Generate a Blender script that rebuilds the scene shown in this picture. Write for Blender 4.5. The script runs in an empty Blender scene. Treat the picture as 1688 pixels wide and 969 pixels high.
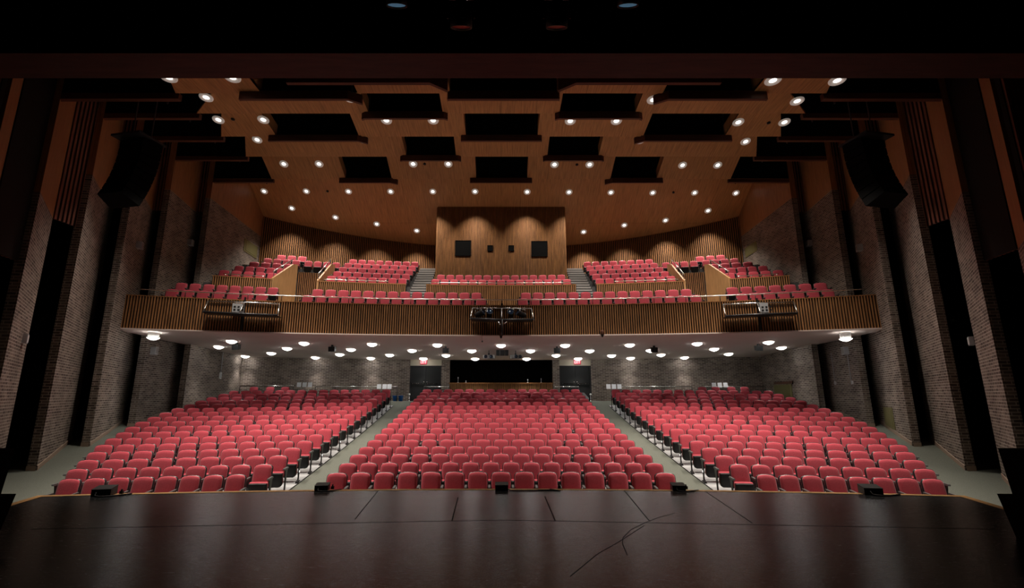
import bpy, math, random
from mathutils import Vector, Matrix
random.seed(7)
SC = bpy.context.scene
COL = SC.collection
# ------------------------------------------------------------------ camera, exposure, world
PITCH = math.radians(11.93); F_PX = 786.0; CX, CY = 826.0, 484.5; EYE = 2.72
cd = bpy.data.cameras.new('camera'); cam = bpy.data.objects.new('camera', cd); COL.objects.link(cam)
cam.location = (0, 0, EYE); cam.rotation_euler = (math.pi/2 + PITCH, 0, 0)
cd.sensor_fit = 'HORIZONTAL'; cd.sensor_width = 36.0; cd.lens = F_PX/1688*36.0
cd.shift_x = (844-CX)/1688.0; cd.clip_end = 200
SC.camera = cam
SC.view_settings.view_transform = 'Standard'; SC.view_settings.look = 'None'
SC.view_settings.gamma = 1.0; SC.view_settings.use_curve_mapping = False
SC.view_settings.exposure = 0.0
W_CEIL, W_BACK, W_SOFF = 1350.0, 1200.0, 120.0        # lamp power: stepped ceiling, rear ceiling, under the balcony
LAMP_COL = (1.0, 0.88, 0.76); SOFF_COL = (1.0, 0.93, 0.86)
w = bpy.data.worlds.new('world'); SC.world = w; w.use_nodes = True
w.node_tree.nodes['Background'].inputs[0].default_value = (0, 0, 0, 1)
SC.cycles.use_denoising = True
SC.cycles.max_bounces = 8; SC.cycles.diffuse_bounces = 5

# ------------------------------------------------------------------ materials
MATS = {}
def pmat(name, col, rough=.7, metal=0., spec=.3, noise=None, bump=None, emit=None, emit_s=0, sheen=0, coat=0):
    m = bpy.data.materials.new(name); m.use_nodes = True; nt = m.node_tree
    b = nt.nodes['Principled BSDF']
    b.inputs['Base Color'].default_value = (*col, 1); b.inputs['Roughness'].default_value = rough
    b.inputs['Metallic'].default_value = metal; b.inputs['Specular IOR Level'].default_value = spec
    if sheen: b.inputs['Sheen Weight'].default_value = sheen
    if emit:
        b.inputs['Emission Color'].default_value = (*emit, 1); b.inputs['Emission Strength'].default_value = emit_s
        m.cycles.emission_sampling = 'NONE'
    tc = None
    if noise or bump:
        tc = nt.nodes.new('ShaderNodeTexCoord')
    if noise:
        sc, amt, stretch = noise
        mp = nt.nodes.new('ShaderNodeMapping'); mp.inputs['Scale'].default_value = stretch
        nt.links.new(tc.outputs['Object'], mp.inputs[0])
        n = nt.nodes.new('ShaderNodeTexNoise'); n.inputs['Scale'].default_value = sc; n.inputs['Detail'].default_value = 4
        nt.links.new(mp.outputs[0], n.inputs['Vector'])
        r = nt.nodes.new('ShaderNodeValToRGB')
        r.color_ramp.elements[0].position = .3; r.color_ramp.elements[1].position = .7
        r.color_ramp.elements[0].color = (*[c*(1-amt) for c in col], 1)
        r.color_ramp.elements[1].color = (*[min(1, c*(1+amt)) for c in col], 1)
        nt.links.new(n.outputs['Fac'], r.inputs[0]); nt.links.new(r.outputs[0], b.inputs['Base Color'])
    if bump:
        n2 = nt.nodes.new('ShaderNodeTexNoise'); n2.inputs['Scale'].default_value = bump[0]; n2.inputs['Detail'].default_value = 3
        nt.links.new(tc.outputs['Object'], n2.inputs['Vector'])
        bp = nt.nodes.new('ShaderNodeBump'); bp.inputs['Strength'].default_value = bump[1]; bp.inputs['Distance'].default_value = .02
        nt.links.new(n2.outputs['Fac'], bp.inputs['Height']); nt.links.new(bp.outputs[0], b.inputs['Normal'])
    MATS[name] = m
    return m

def brick_mat():
    m = bpy.data.materials.new('brown_brick'); m.use_nodes = True; nt = m.node_tree; b = nt.nodes['Principled BSDF']
    uv = nt.nodes.new('ShaderNodeUVMap')
    br = nt.nodes.new('ShaderNodeTexBrick')
    br.inputs['Scale'].default_value = 1.0
    br.inputs['Brick Width'].default_value = .30; br.inputs['Row Height'].default_value = .085
    br.inputs['Mortar Size'].default_value = .013; br.inputs['Mortar Smooth'].default_value = .2; br.inputs['Bias'].default_value = -.1
    br.inputs['Color1'].default_value = (.20, .158, .132, 1); br.inputs['Color2'].default_value = (.065, .047, .040, 1)
    br.inputs['Mortar'].default_value = (.36, .315, .275, 1)
    nt.links.new(uv.outputs[0], br.inputs['Vector'])
    n = nt.nodes.new('ShaderNodeTexNoise'); n.inputs['Scale'].default_value = 1.3; n.inputs['Detail'].default_value = 5
    nt.links.new(uv.outputs[0], n.inputs['Vector'])
    mr = nt.nodes.new('ShaderNodeMapRange'); mr.inputs[1].default_value = .3; mr.inputs[2].default_value = .7; mr.inputs[3].default_value = .75; mr.inputs[4].default_value = 1.25
    nt.links.new(n.outputs['Fac'], mr.inputs[0])
    mx = nt.nodes.new('ShaderNodeMix'); mx.data_type = 'RGBA'; mx.blend_type = 'MULTIPLY'; mx.inputs[0].default_value = 1
    nt.links.new(br.outputs['Color'], mx.inputs[6]); nt.links.new(mr.outputs[0], mx.inputs[7])
    nt.links.new(mx.outputs[2], b.inputs['Base Color'])
    bp = nt.nodes.new('ShaderNodeBump'); bp.inputs['Strength'].default_value = .5; bp.inputs['Distance'].default_value = .01; bp.invert = True
    nt.links.new(br.outputs['Fac'], bp.inputs['Height']); nt.links.new(bp.outputs[0], b.inputs['Normal'])
    b.inputs['Roughness'].default_value = .85; b.inputs['Specular IOR Level'].default_value = .2
    MATS['brick'] = m

def wood_mat(name, col, scale=(1, 1, 1), rough=.45, amt=.25):
    """veneer: fine streaks that run along the uv v axis, and panel joints every 1.2 m"""
    m = bpy.data.materials.new(name); m.use_nodes = True; nt = m.node_tree; b = nt.nodes['Principled BSDF']
    uv = nt.nodes.new('ShaderNodeUVMap')
    mp = nt.nodes.new('ShaderNodeMapping'); mp.inputs['Scale'].default_value = (9, .6, 1)
    nt.links.new(uv.outputs[0], mp.inputs[0])
    n = nt.nodes.new('ShaderNodeTexNoise'); n.inputs['Scale'].default_value = 2.2; n.inputs['Detail'].default_value = 6
    nt.links.new(mp.outputs[0], n.inputs['Vector'])
    r = nt.nodes.new('ShaderNodeValToRGB')
    r.color_ramp.elements[0].position = .3; r.color_ramp.elements[1].position = .72
    r.color_ramp.elements[0].color = (*[c*(1-amt) for c in col], 1); r.color_ramp.elements[1].color = (*[c*(1+amt) for c in col], 1)
    nt.links.new(n.outputs['Fac'], r.inputs[0])
    bk = nt.nodes.new('ShaderNodeTexBrick'); bk.offset = 0; bk.inputs['Scale'].default_value = 1
    bk.inputs['Brick Width'].default_value = 1.22; bk.inputs['Row Height'].default_value = 30
    bk.inputs['Mortar Size'].default_value = .012; bk.inputs['Color1'].default_value = (1, 1, 1, 1); bk.inputs['Color2'].default_value = (.9, .9, .9, 1)
    bk.inputs['Mortar'].default_value = (.7, .68, .66, 1)
    nt.links.new(uv.outputs[0], bk.inputs['Vector'])
    mx = nt.nodes.new('ShaderNodeMix'); mx.data_type = 'RGBA'; mx.blend_type = 'MULTIPLY'; mx.inputs[0].default_value = 1
    nt.links.new(r.outputs[0], mx.inputs[6]); nt.links.new(bk.outputs['Color'], mx.inputs[7])
    nt.links.new(mx.outputs[2], b.inputs['Base Color'])
    b.inputs['Roughness'].default_value = rough; b.inputs['Specular IOR Level'].default_value = .3
    MATS[name] = m

def stage_mat():
    m = bpy.data.materials.new('black_stage_boards'); m.use_nodes = True; nt = m.node_tree; b = nt.nodes['Principled BSDF']
    tc = nt.nodes.new('ShaderNodeTexCoord')
    mp = nt.nodes.new('ShaderNodeMapping'); mp.inputs['Scale'].default_value = (2.4, 20, 1)
    nt.links.new(tc.outputs['Object'], mp.inputs[0])
    n = nt.nodes.new('ShaderNodeTexNoise'); n.inputs['Scale'].default_value = 4; n.inputs['Detail'].default_value = 8; n.inputs['Roughness'].default_value = .7
    nt.links.new(mp.outputs[0], n.inputs['Vector'])
    r = nt.nodes.new('ShaderNodeValToRGB')
    r.color_ramp.elements[0].position = .3; r.color_ramp.elements[1].position = .75
    r.color_ramp.elements[0].color = (.007, .0078, .0088, 1); r.color_ramp.elements[1].color = (.040, .041, .043, 1)
    nt.links.new(n.outputs['Fac'], r.inputs[0]); nt.links.new(r.outputs[0], b.inputs['Base Color'])
    mr = nt.nodes.new('ShaderNodeMapRange'); mr.inputs[1].default_value = .3; mr.inputs[2].default_value = .7; mr.inputs[3].default_value = .13; mr.inputs[4].default_value = .30
    nt.links.new(n.outputs['Fac'], mr.inputs[0]); nt.links.new(mr.outputs[0], b.inputs['Roughness'])
    bp = nt.nodes.new('ShaderNodeBump'); bp.inputs['Strength'].default_value = .08; bp.inputs['Distance'].default_value = .01
    n3 = nt.nodes.new('ShaderNodeTexNoise'); n3.inputs['Scale'].default_value = 14; n3.inputs['Detail'].default_value = 5
    nt.links.new(mp.outputs[0], n3.inputs['Vector'])
    nt.links.new(n3.outputs['Fac'], bp.inputs['Height']); nt.links.new(bp.outputs[0], b.inputs['Normal'])
    b.inputs['Specular IOR Level'].default_value = .33
    MATS['stage'] = m

brick_mat(); stage_mat()
wood_mat('ceiling_veneer', (.50, .25, .095), rough=.5)
wood_mat('wall_veneer', (.36, .17, .07), rough=.5)
wood_mat('light_veneer', (.44, .25, .11), rough=.45)
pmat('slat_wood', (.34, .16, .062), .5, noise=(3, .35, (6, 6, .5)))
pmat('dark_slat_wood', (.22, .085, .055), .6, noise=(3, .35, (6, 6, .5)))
pmat('slat_backing', (.012, .008, .006), .9)
pmat('lip_wood', (.11, .043, .024), .5, noise=(2, .25, (.5, 6, 6)))
pmat('header_wood', (.06, .022, .015), .55, noise=(2, .2, (1, 6, 6)))
pmat('black_paint_and_shade', (.006, .006, .006), .9, spec=.05)  # real black paint, and the painted-in dark of wall slots and ceiling gaps
pmat('black_plastic', (.014, .014, .015), .5)
pmat('black_satin', (.02, .02, .022), .35)
pmat('dark_door', (.016, .017, .018), .5)
pmat('red_fabric', (.42, .052, .074), .85, spec=.15, noise=(40, .12, (1, 1, 1)), sheen=.25)
pmat('grey_plastic', (.30, .29, .28), .45)
pmat('arm_grey', (.09, .09, .09), .35)
pmat('aisle_glow', (.9, .9, .9), .4, emit=(1, 1, .97), emit_s=.9)
pmat('chrome', (.75, .75, .74), .22, metal=1.0)
pmat('white_metal', (.75, .75, .73), .4)
pmat('carpet', (.115, .123, .105), .95, spec=.05, noise=(60, .25, (1, 1, 1)))
pmat('carpet_dark', (.10, .10, .10), .95, spec=.05)
pmat('concrete', (.36, .37, .38), .6, noise=(3, .08, (1, 1, 1)))
pmat('plaster', (.74, .64, .60), .85, noise=(.6, .04, (1, 1, 1)))
pmat('tan_trim', (.60, .33, .125), .45, noise=(3, .2, (6, 1, 1)))
pmat('baseboard_tan', (.36, .27, .21), .6)
pmat('olive_paint', (.17, .155, .065), .7)
pmat('cream_paint', (.44, .40, .31), .8)
pmat('paper', (.78, .80, .84), .8)
pmat('blue_plastic', (.012, .09, .30), .4)
pmat('silver_case', (.42, .43, .45), .4)
pmat('lens_glass', (.02, .04, .09), .08, spec=.8)
pmat('seam_black', (.004, .004, .004), .9)
pmat('lamp_glow', (1, 1, 1), .5, emit=(1, .95, .88), emit_s=4)
pmat('lamp_ring', (.62, .58, .54), .5, emit=(1, .86, .74), emit_s=.16)  # weak emission stands in for lamplight falling on the ring
pmat('dome_glow', (1, 1, 1), .5, emit=(1, .98, .93), emit_s=13)
MATS['dome_glow'].cycles.emission_sampling = 'FRONT'
pmat('exit_face', (.35, .02, .04), .5, emit=(1.0, .06, .13), emit_s=.4)
pmat('exit_text', (.9, .6, .6), .5, emit=(1.0, .55, .6), emit_s=.7)
pmat('red_gel', (.30, .02, .02), .4)
pmat('blue_led', (.1, .3, .5), .4, emit=(.25, .6, .9), emit_s=.12)

# ------------------------------------------------------------------ mesh builder
class MB:
    def __init__(s): s.v = []; s.f = []; s.m = []; s.sm = []
    def add(s, vs, fs, mi=0, smooth=False):
        o = len(s.v); s.v += [tuple(p) for p in vs]
        for f in fs: s.f.append(tuple(i+o for i in f)); s.m.append(mi); s.sm.append(smooth)
    def quad(s, a, b, c, d, mi=0): s.add([a, b, c, d], [(0, 1, 2, 3)], mi)
    def box(s, x0, x1, y0, y1, z0, z1, mi=0):
        s.add([(x, y, z) for z in (z0, z1) for (x, y) in ((x0, y0), (x1, y0), (x1, y1), (x0, y1))],
              [(0, 3, 2, 1), (4, 5, 6, 7), (0, 1, 5, 4), (1, 2, 6, 5), (2, 3, 7, 6), (3, 0, 4, 7)], mi)
    def obox(s, c, ux, uy, uz, mi=0):
        """box from its centre and three half-axis vectors"""
        c, ux, uy, uz = Vector(c), Vector(ux), Vector(uy), Vector(uz)
        s.add([c + a*ux + b*uy + k*uz for k in (-1, 1) for (a, b) in ((-1, -1), (1, -1), (1, 1), (-1, 1))],
              [(0, 3, 2, 1), (4, 5, 6, 7), (0, 1, 5, 4), (1, 2, 6, 5), (2, 3, 7, 6), (3, 0, 4, 7)], mi)
    def prism(s, poly, z0, z1, mi=0):
        n = len(poly)
        s.add([(x, y, z0) for x, y in poly] + [(x, y, z1) for x, y in poly],
              [tuple(range(n-1, -1, -1)), tuple(range(n, 2*n))] + [(i, (i+1) % n, n+(i+1) % n, n+i) for i in range(n)], mi)
    def xprism(s, poly, x0, x1, mi=0):
        """polygon in (y, z) pulled along x"""
        n = len(poly)
        s.add([(x0, y, z) for y, z in poly] + [(x1, y, z) for y, z in poly],
              [tuple(range(n)), tuple(range(2*n-1, n-1, -1))] + [((i+1) % n, i, n+i, n+(i+1) % n) for i in range(n)], mi)
    def tube(s, pts, r, n=8, mi=0):
        pts = [Vector(p) for p in pts]; rings = []
        for i, p in enumerate(pts):
            d = (pts[min(i+1, len(pts)-1)] - pts[max(i-1, 0)]).normalized()
            a = d.cross(Vector((0, 0, 1)) if abs(d.z) < .9 else Vector((1, 0, 0))).normalized(); b = d.cross(a)
            rings.append([p + r*(math.cos(t*2*math.pi/n)*a + math.sin(t*2*math.pi/n)*b) for t in range(n)])
        vs = [q for rg in rings for q in rg]; fs = []
        for i in range(len(pts)-1):
            for t in range(n): fs.append((i*n+t, i*n+(t+1) % n, (i+1)*n+(t+1) % n, (i+1)*n+t))
        fs += [tuple(range(n-1, -1, -1)), tuple(range((len(pts)-1)*n, len(pts)*n))]
        s.add(vs, fs, mi, True)
    def lathe(s, prof, n=16, mi=0, mat=None, closed_ends=False):
        """profile (r, z) turned about z; mat places it"""
        vs = [Vector((r*math.cos(t*2*math.pi/n), r*math.sin(t*2*math.pi/n), z)) for r, z in prof for t in range(n)]
        if mat is not None: vs = [mat @ v for v in vs]
        fs = []
        for i in range(len(prof)-1):
            for t in range(n): fs.append((i*n+t, i*n+(t+1) % n, (i+1)*n+(t+1) % n, (i+1)*n+t))
        if closed_ends: fs += [tuple(range(n-1, -1, -1)), tuple(range((len(prof)-1)*n, len(prof)*n))]
        s.add(vs, fs, mi, True)
    def loft(s, rings, mi=0, cap0=True, cap1=True, smooth=True):
        n = len(rings[0]); vs = [p for r in rings for p in r]; fs = []
        for i in range(len(rings)-1):
            for t in range(n): fs.append((i*n+t, i*n+(t+1) % n, (i+1)*n+(t+1) % n, (i+1)*n+t))
        if cap0: fs.append(tuple(range(n-1, -1, -1)))
        if cap1: fs.append(tuple(range((len(rings)-1)*n, len(rings)*n)))
        s.add(vs, fs, mi, smooth)
    def grid(s, fn, us, vs_, mi=0):
        vs = [fn(u, v) for v in vs_ for u in us]; n = len(us)
        s.add(vs, [(j*n+i, j*n+i+1, (j+1)*n+i+1, (j+1)*n+i) for j in range(len(vs_)-1) for i in range(n-1)], mi)
    def mesh(s, name, mats):
        me = bpy.data.meshes.new(name); me.from_pydata(s.v, [], s.f); me.update()
        for m in mats: me.materials.append(MATS[m])
        me.polygons.foreach_set('material_index', s.m); me.polygons.foreach_set('use_smooth', s.sm)
        uvl = me.uv_layers.new(name='UVMap')
        for p in me.polygons:
            nx, ny, nz = p.normal
            if abs(nz) < .75:
                l = math.hypot(nx, ny) or 1; ax, ay = -ny/l, nx/l
                for li in p.loop_indices:
                    c = me.vertices[me.loops[li].vertex_index].co; uvl.data[li].uv = (c.x*ax + c.y*ay, c.z)
            else:
                for li in p.loop_indices:
                    c = me.vertices[me.loops[li].vertex_index].co; uvl.data[li].uv = (c.x, c.y)
        return me
    def build(s, name, mats, parent=None):
        if isinstance(mats, str): mats = [mats]
        o = bpy.data.objects.new(name, s.mesh(name, mats)); COL.objects.link(o)
        if parent: o.parent = parent
        return o

def tag(o, label=None, cat=None, group=None, kind=None):
    if label: o['label'] = label
    if cat: o['category'] = cat
    if group: o['group'] = group
    if kind: o['kind'] = kind
    return o
def struct(mb, name, mats, label=None):
    return tag(mb.build(name, mats), label, None, None, 'structure')
def thing(name, label, cat, loc=(0, 0, 0), rotz=0, group=None):
    o = bpy.data.objects.new(name, None); COL.objects.link(o); o.location = loc; o.rotation_euler = (0, 0, rotz)
    o.empty_display_size = .1
    return tag(o, label, cat, group)
def boxmb(*a):
    m = MB(); m.box(*a); return m
ORD = ['first', 'second', 'third', 'fourth', 'fifth', 'sixth', 'seventh', 'eighth', 'ninth', 'tenth', 'eleventh', 'twelfth', 'thirteenth',
       'fourteenth', 'fifteenth', 'sixteenth', 'seventeenth', 'eighteenth']

# ------------------------------------------------------------------ surveying helpers (photo ray -> place)
SP, CP = math.sin(PITCH), math.cos(PITCH)
def ray(px, py):
    """(X/Y, Z'/Y) of the sight line through a point of the photograph"""
    el = math.tan(PITCH + math.atan((CY-py)/F_PX)); return (px-CX)/F_PX*(CP + el*SP), el
def at(px, py, Y):
    k, e = ray(px, py); return Vector((k*Y, Y, EYE + e*Y))
def hit(px, py, fn, y0=8., y1=36.):
    """first point of the sight line on the surface Z = fn(X, Y)"""
    k, e = ray(px, py); g = lambda Y: EYE + e*Y - fn(k*Y, Y)
    a = y0; ga = g(a)
    while a < y1:
        b = a + .05; gb = g(b)
        if ga*gb <= 0:
            Y = a + .05*abs(ga)/(abs(ga)+abs(gb)+1e-12); return Vector((k*Y, Y, EYE+e*Y))
        a, ga = b, gb
    raise ValueError((px, py))
def hitplane(px, py, p0, p1):
    """sight line meets the vertical plane through plan points p0, p1"""
    k, e = ray(px, py); dx, dy = p1[0]-p0[0], p1[1]-p0[1]
    Y = (p0[0]*dy - p0[1]*dx)/(k*dy - dx); return Vector((k*Y, Y, EYE+e*Y))

# ------------------------------------------------------------------ auditorium floor
R_ROW, R_FLOOR, R_BAL = 62., 95., 49.
def floor_prof(r):
    t = max(r-12.1, -1.2); return min(.125*t + .0022*t*t, 2.36)
def fz(X, Y): return floor_prof(Y + X*X/2/R_FLOOR)
BACK_Y = 28.8
mb = MB()
xs = [-18 + i for i in range(37)]; ys = [6.9 + .5*i for i in range(45)]
mb.grid(lambda x, y: (x, y, fz(x, y)), xs, ys)
struct(mb, 'floor', ['carpet'], 'sloping grey-green carpet of the auditorium')
def seat_floor(x0, x1, name, lab):
    mb = MB(); n = 12
    mb.grid(lambda u, v: (x0+(x1-x0)*u, v - (x0+(x1-x0)*u)**2/124, fz(x0+(x1-x0)*u, v - (x0+(x1-x0)*u)**2/124) + .012),
            [i/n for i in range(n+1)], [11.55 + .5*i for i in range(30)])
    struct(mb, name, ['concrete'], lab)
# left block outer limit follows the row ends
ROW_END = [9.95, 10.47, 10.92, 11.35, 11.8, 12.15, 12.47, 12.8, 13.08, 13.25, 13.4, 13.5, 13.55, 13.62, 13.66, 13.62, 13.6]
NROW = 17
ROW_R = [12.08 + .852*i for i in range(NROW)]
def side_floor(sg):
    mb = MB(); rr = [11.6] + [r+.35 for r in ROW_R]; ee = [ROW_END[0]-.15] + [e-.1 for e in ROW_END]
    n = 10; us = [i/n for i in range(n+1)]
    vs = []
    for r, e in zip(rr, ee):
        for u in us:
            x = sg*(5.69 + (e-5.69)*u); y = r - x*x/2/R_ROW; vs.append((x, y, fz(x, y)+.012))
    m = n+1
    fs = []
    for j in range(len(rr)-1):
        for i in range(n):
            q = (j*m+i, j*m+i+1, (j+1)*m+i+1, (j+1)*m+i); fs.append(q if sg > 0 else q[::-1])
    mb.add(vs, fs); struct(mb, 'floor', ['concrete'], 'pale concrete under the %s block of seats' % ('right' if sg > 0 else 'left'))
    # thin dark edge strip along the aisle carpet
    mb = MB()
    pts = [(sg*5.67, r - 5.67**2/124) for r in rr]
    mb.tube([(x, y, fz(x, y)+.008) for x, y in pts], .014, 6)
    struct(mb, 'trim', ['black_plastic'], 'dark edge strip of the %s aisle carpet' % ('right' if sg > 0 else 'left'))
side_floor(-1); side_floor(1)
seat_floor(-4.15, 4.15, 'floor', 'pale concrete under the centre block of seats')

# ------------------------------------------------------------------ stage
STAGE_Z = 1.1
def stage_edge():
    R = 50.; pts = []
    for i in range(25):
        x = -7.6 + 15.2*i/24; pts.append((x, 8.92 - x*x/2/R))
    return pts
edge = stage_edge()
outer = [(-7.25, 6.9)] + edge + [(7.25, 6.9)]
inn = [(-7.12, 6.9), (-7.45, 8.24)] + [(x, y-.11) for x, y in edge[1:-1]] + [(7.45, 8.24), (7.12, 6.9)]
mb = MB()
poly = [(-11, 6.9)] + inn[0:1] + inn[1:] + [(11, 6.9), (11, -5), (-11, -5)]
mb.prism(poly[::-1], STAGE_Z-.15, STAGE_Z)
struct(mb, 'floor', ['stage'], 'black boarded stage floor')
mb = MB()
for i in range(len(outer)-1):
    a, b, c, d = inn[i], inn[i+1], outer[i+1], outer[i]
    mb.quad((*a, STAGE_Z+.004), (*b, STAGE_Z+.004), (*c, STAGE_Z+.004), (*d, STAGE_Z+.004))
    mb.quad((*d, STAGE_Z+.004), (*c, STAGE_Z+.004), (*c, -.2), (*d, -.2))
struct(mb, 'trim', ['tan_trim'], 'tan wooden edge of the stage')
# joints between the stage boards and the loose scratches
def seam(p, q, wd, name='trim', lab=''):
    p, q = Vector((*p, 0)), Vector((*q, 0)); d = (q-p).normalized(); n = Vector((-d.y, d.x, 0))*wd
    mb = MB(); z = STAGE_Z+.0015
    mb.quad(*[(v.x, v.y, z) for v in (p-n, q-n, q+n, p+n)])
    struct(mb, 'trim', ['seam_black'], lab)
def st(px, py):
    k, e = ray(px, py); Y = (STAGE_Z-EYE)/e; return (k*Y, Y)
for (a, b, wd, lab) in [((50, 872), (826, 857), .006, 'joint across the stage left of centre'), ((826, 857), (1640, 872), .006, 'joint across the stage right of centre'),
                    ((624, 808), (585, 856), .006, 'joint in the stage apron, outer left'), ((755, 820), (745, 858), .007, 'joint in the stage apron, inner left'),
                    ((898, 818), (915, 858), .007, 'joint in the stage apron, inner right'), ((1027, 806), (1070, 858), .006, 'joint in the stage apron, outer right'),
                    ((1160, 808), (1240, 862), .006, 'joint in the stage apron by the right aisle')]:
    seam(st(*a), st(*b), wd, lab=lab)

# ------------------------------------------------------------------ side walls: brick fins, veneer above, black slots between
FIN = [(11.77, 10.17), (12.62, 12.2), (13.82, 14.95), (14.6, 17.65), (15.3, 20.6), (15.15, 23.3), (15.62, 30.2)]
BRICK_TOP = [6.2, 8.15, 10.0, 11.0, 12.0, 12.75]
SLOPE = [.85, .75, .60, .47, .20, .068]                 # how far each face leans out per metre of depth
ROOF = 17.5
SLATS = []
def slat_run(mb, p, q, z0, z1, pitch=.10, wd=.055, dp=.05, mi=0, nrm=None):
    """vertical slats along a plan segment p-q, standing out along nrm"""
    p, q = Vector((p[0], p[1], 0)), Vector((q[0], q[1], 0)); L = (q-p).length; d = (q-p)/L
    n = Vector(nrm) if nrm else Vector((d.y, -d.x, 0)); k = max(1, int(L/pitch))
    for i in range(k):
        c = p + d*(L*(i+.5)/k) + n*(dp/2)
        mb.obox((c.x, c.y, (z0+z1)/2), d*(wd/2), n*(dp/2), (0, 0, (z1-z0)/2), mi)
for sg, side in ((-1, 'left'), (1, 'right')):
    for k in range(6):
        (x0, y0), (xn, yn) = FIN[k], FIN[k+1]
        y1 = [11.15, 14.2, 18.4, 21.4, 24.2, yn][k]; x1 = x0 + SLOPE[k]*(y1-y0) if k < 5 else xn
        x0s, x1s = sg*x0, sg*x1
        zf = min(fz(x0, y0), fz(x1, y1)) - .6
        bt = BRICK_TOP[k]; t = .27*sg
        # brick fin: a thick wall with a lit face and a narrow end face towards the stage
        poly = [(x0s, y0), (x1s, y1), (x1s+t, y1), (x0s+t, y0-.03)]
        if sg > 0: poly = poly[::-1]
        mb = MB(); mb.prism(poly[::-1], zf, bt); struct(mb, 'wall_%s' % side, ['brick'], 'brown brick wall fin, %s from the stage on the %s' % (ORD[k], side))
        mb = MB(); mb.prism(poly[::-1], bt, ROOF); struct(mb, 'wall_%s' % side, ['wall_veneer'], 'veneered upper wall above the %s brick fin on the %s' % (ORD[k], side))
        # pale skirting
        if k in (1, 2, 3, 4):
            mb = MB(); n = 8; hh = .14
            d = Vector((x1s-x0s, y1-y0, 0)).normalized(); nn = Vector((d.y, -d.x, 0))*(-.02)*sg
            if (nn.x*sg) > 0: nn = -nn
            A = [Vector((x0s+(x1s-x0s)*i/n, y0+(y1-y0)*i/n, 0)) for i in range(n+1)]
            vs = []
            for a in A:
                z = fz(a.x, a.y)
                vs += [(a.x+nn.x, a.y+nn.y, z-.05), (a.x+nn.x, a.y+nn.y, z+hh), (a.x, a.y, z+hh)]
            fs = []
            for i in range(n): fs += [(3*i, 3*i+3, 3*i+4, 3*i+1), (3*i+1, 3*i+4, 3*i+5, 3*i+2)]
            e0 = len(vs); z = fz(x0s, y0)
            ex = x0s + t
            vs += [(x0s+nn.x, y0-.05, z-.05), (ex, y0-.05, z-.05), (ex, y0-.05, z+hh), (x0s+nn.x, y0-.05, z+hh)]
            fs += [(e0, e0+1, e0+2, e0+3)]
            mb.add(vs, fs); struct(mb, 'baseboard_%s' % side, ['baseboard_tan'], 'pale skirting of the %s brick fin on the %s' % (ORD[k], side))
        if k < 5:
            # the slot beyond: its shade painted as a black back, slatted panel above
            xo = max(x1, xn) + .9
            mb = MB()
            a, b = sg*(xn+max(0, SLOPE[k+1])+.15), sg*(xo+1.2)
            mb.box(min(a, b), max(a, b), yn+1.0, yn+1.1, zf, ROOF)
            struct(mb, 'wall_%s' % side, ['black_paint_and_shade'], 'slot back behind the %s fin on the %s, shade painted black' % (ORD[k], side))
            mb = MB()
            ya = min(y1, yn+.06) - .02; xa = x0 + SLOPE[k]*(ya-y0)
            pa, pb = (sg*(xa+.02), ya), (sg*(xn+.25 if ya < yn-.3 else xn+.02), yn+.06)
            if sg > 0: pa, pb = pb, pa
            d = Vector((pb[0]-pa[0], pb[1]-pa[1], 0)).normalized(); nb = Vector((-d.y, d.x, 0))
            if nb.y < 0 or nb.x*sg < -.5: nb = -nb
            c = Vector(((pa[0]+pb[0])/2, (pa[1]+pb[1])/2, (bt+ROOF)/2)) + nb*.03
            mb.obox(c, Vector((pb[0]-pa[0], pb[1]-pa[1], 0))/2, nb*.025, (0, 0, (ROOF-bt)/2), 1)
            slat_run(mb, pa, pb, bt, ROOF, .13, .07, .05, 0, tuple(-nb))
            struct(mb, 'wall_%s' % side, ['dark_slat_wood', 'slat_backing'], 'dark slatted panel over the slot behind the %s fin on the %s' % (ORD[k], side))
    # slatted return of the nearest fin towards the stage opening
    mb = MB(); a, b = sorted((sg*11.8, sg*14.5)); mb.box(a, b, 10.0, 10.1, 5.2, ROOF, 1); slat_run(mb, (a, 10.0), (b, 10.0), 5.2, ROOF, .13, .07, .05, 0, (0, -1, 0))
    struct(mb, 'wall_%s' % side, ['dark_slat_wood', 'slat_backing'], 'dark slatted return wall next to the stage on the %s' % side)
    # outer shell so no light leaks
    mb = MB(); a, b = sg*18.0, sg*18.2
    mb.box(min(a, b), max(a, b), 6.9, 33.5, -.5, ROOF); struct(mb, 'wall_%s' % side, ['black_paint_and_shade'], 'black outer wall on the %s' % side)

# ------------------------------------------------------------------ proscenium header and stage house
mb = MB()
hz = lambda y: EYE + 5.4
mb.xprism([(6.74, EYE+5.40), (7.36, EYE+5.40), (7.36, ROOF), (6.74, ROOF)], -18, 18)
struct(mb, 'trim', ['header_wood'], 'dark red-brown header of the stage opening')

# ------------------------------------------------------------------ ceiling
mb = MB(); mb.box(-18.2, 18.2, 6.7, 33.6, ROOF, ROOF+.2); struct(mb, 'ceiling', ['black_paint_and_shade'], 'black void above the stepped wooden ceiling')
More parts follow.
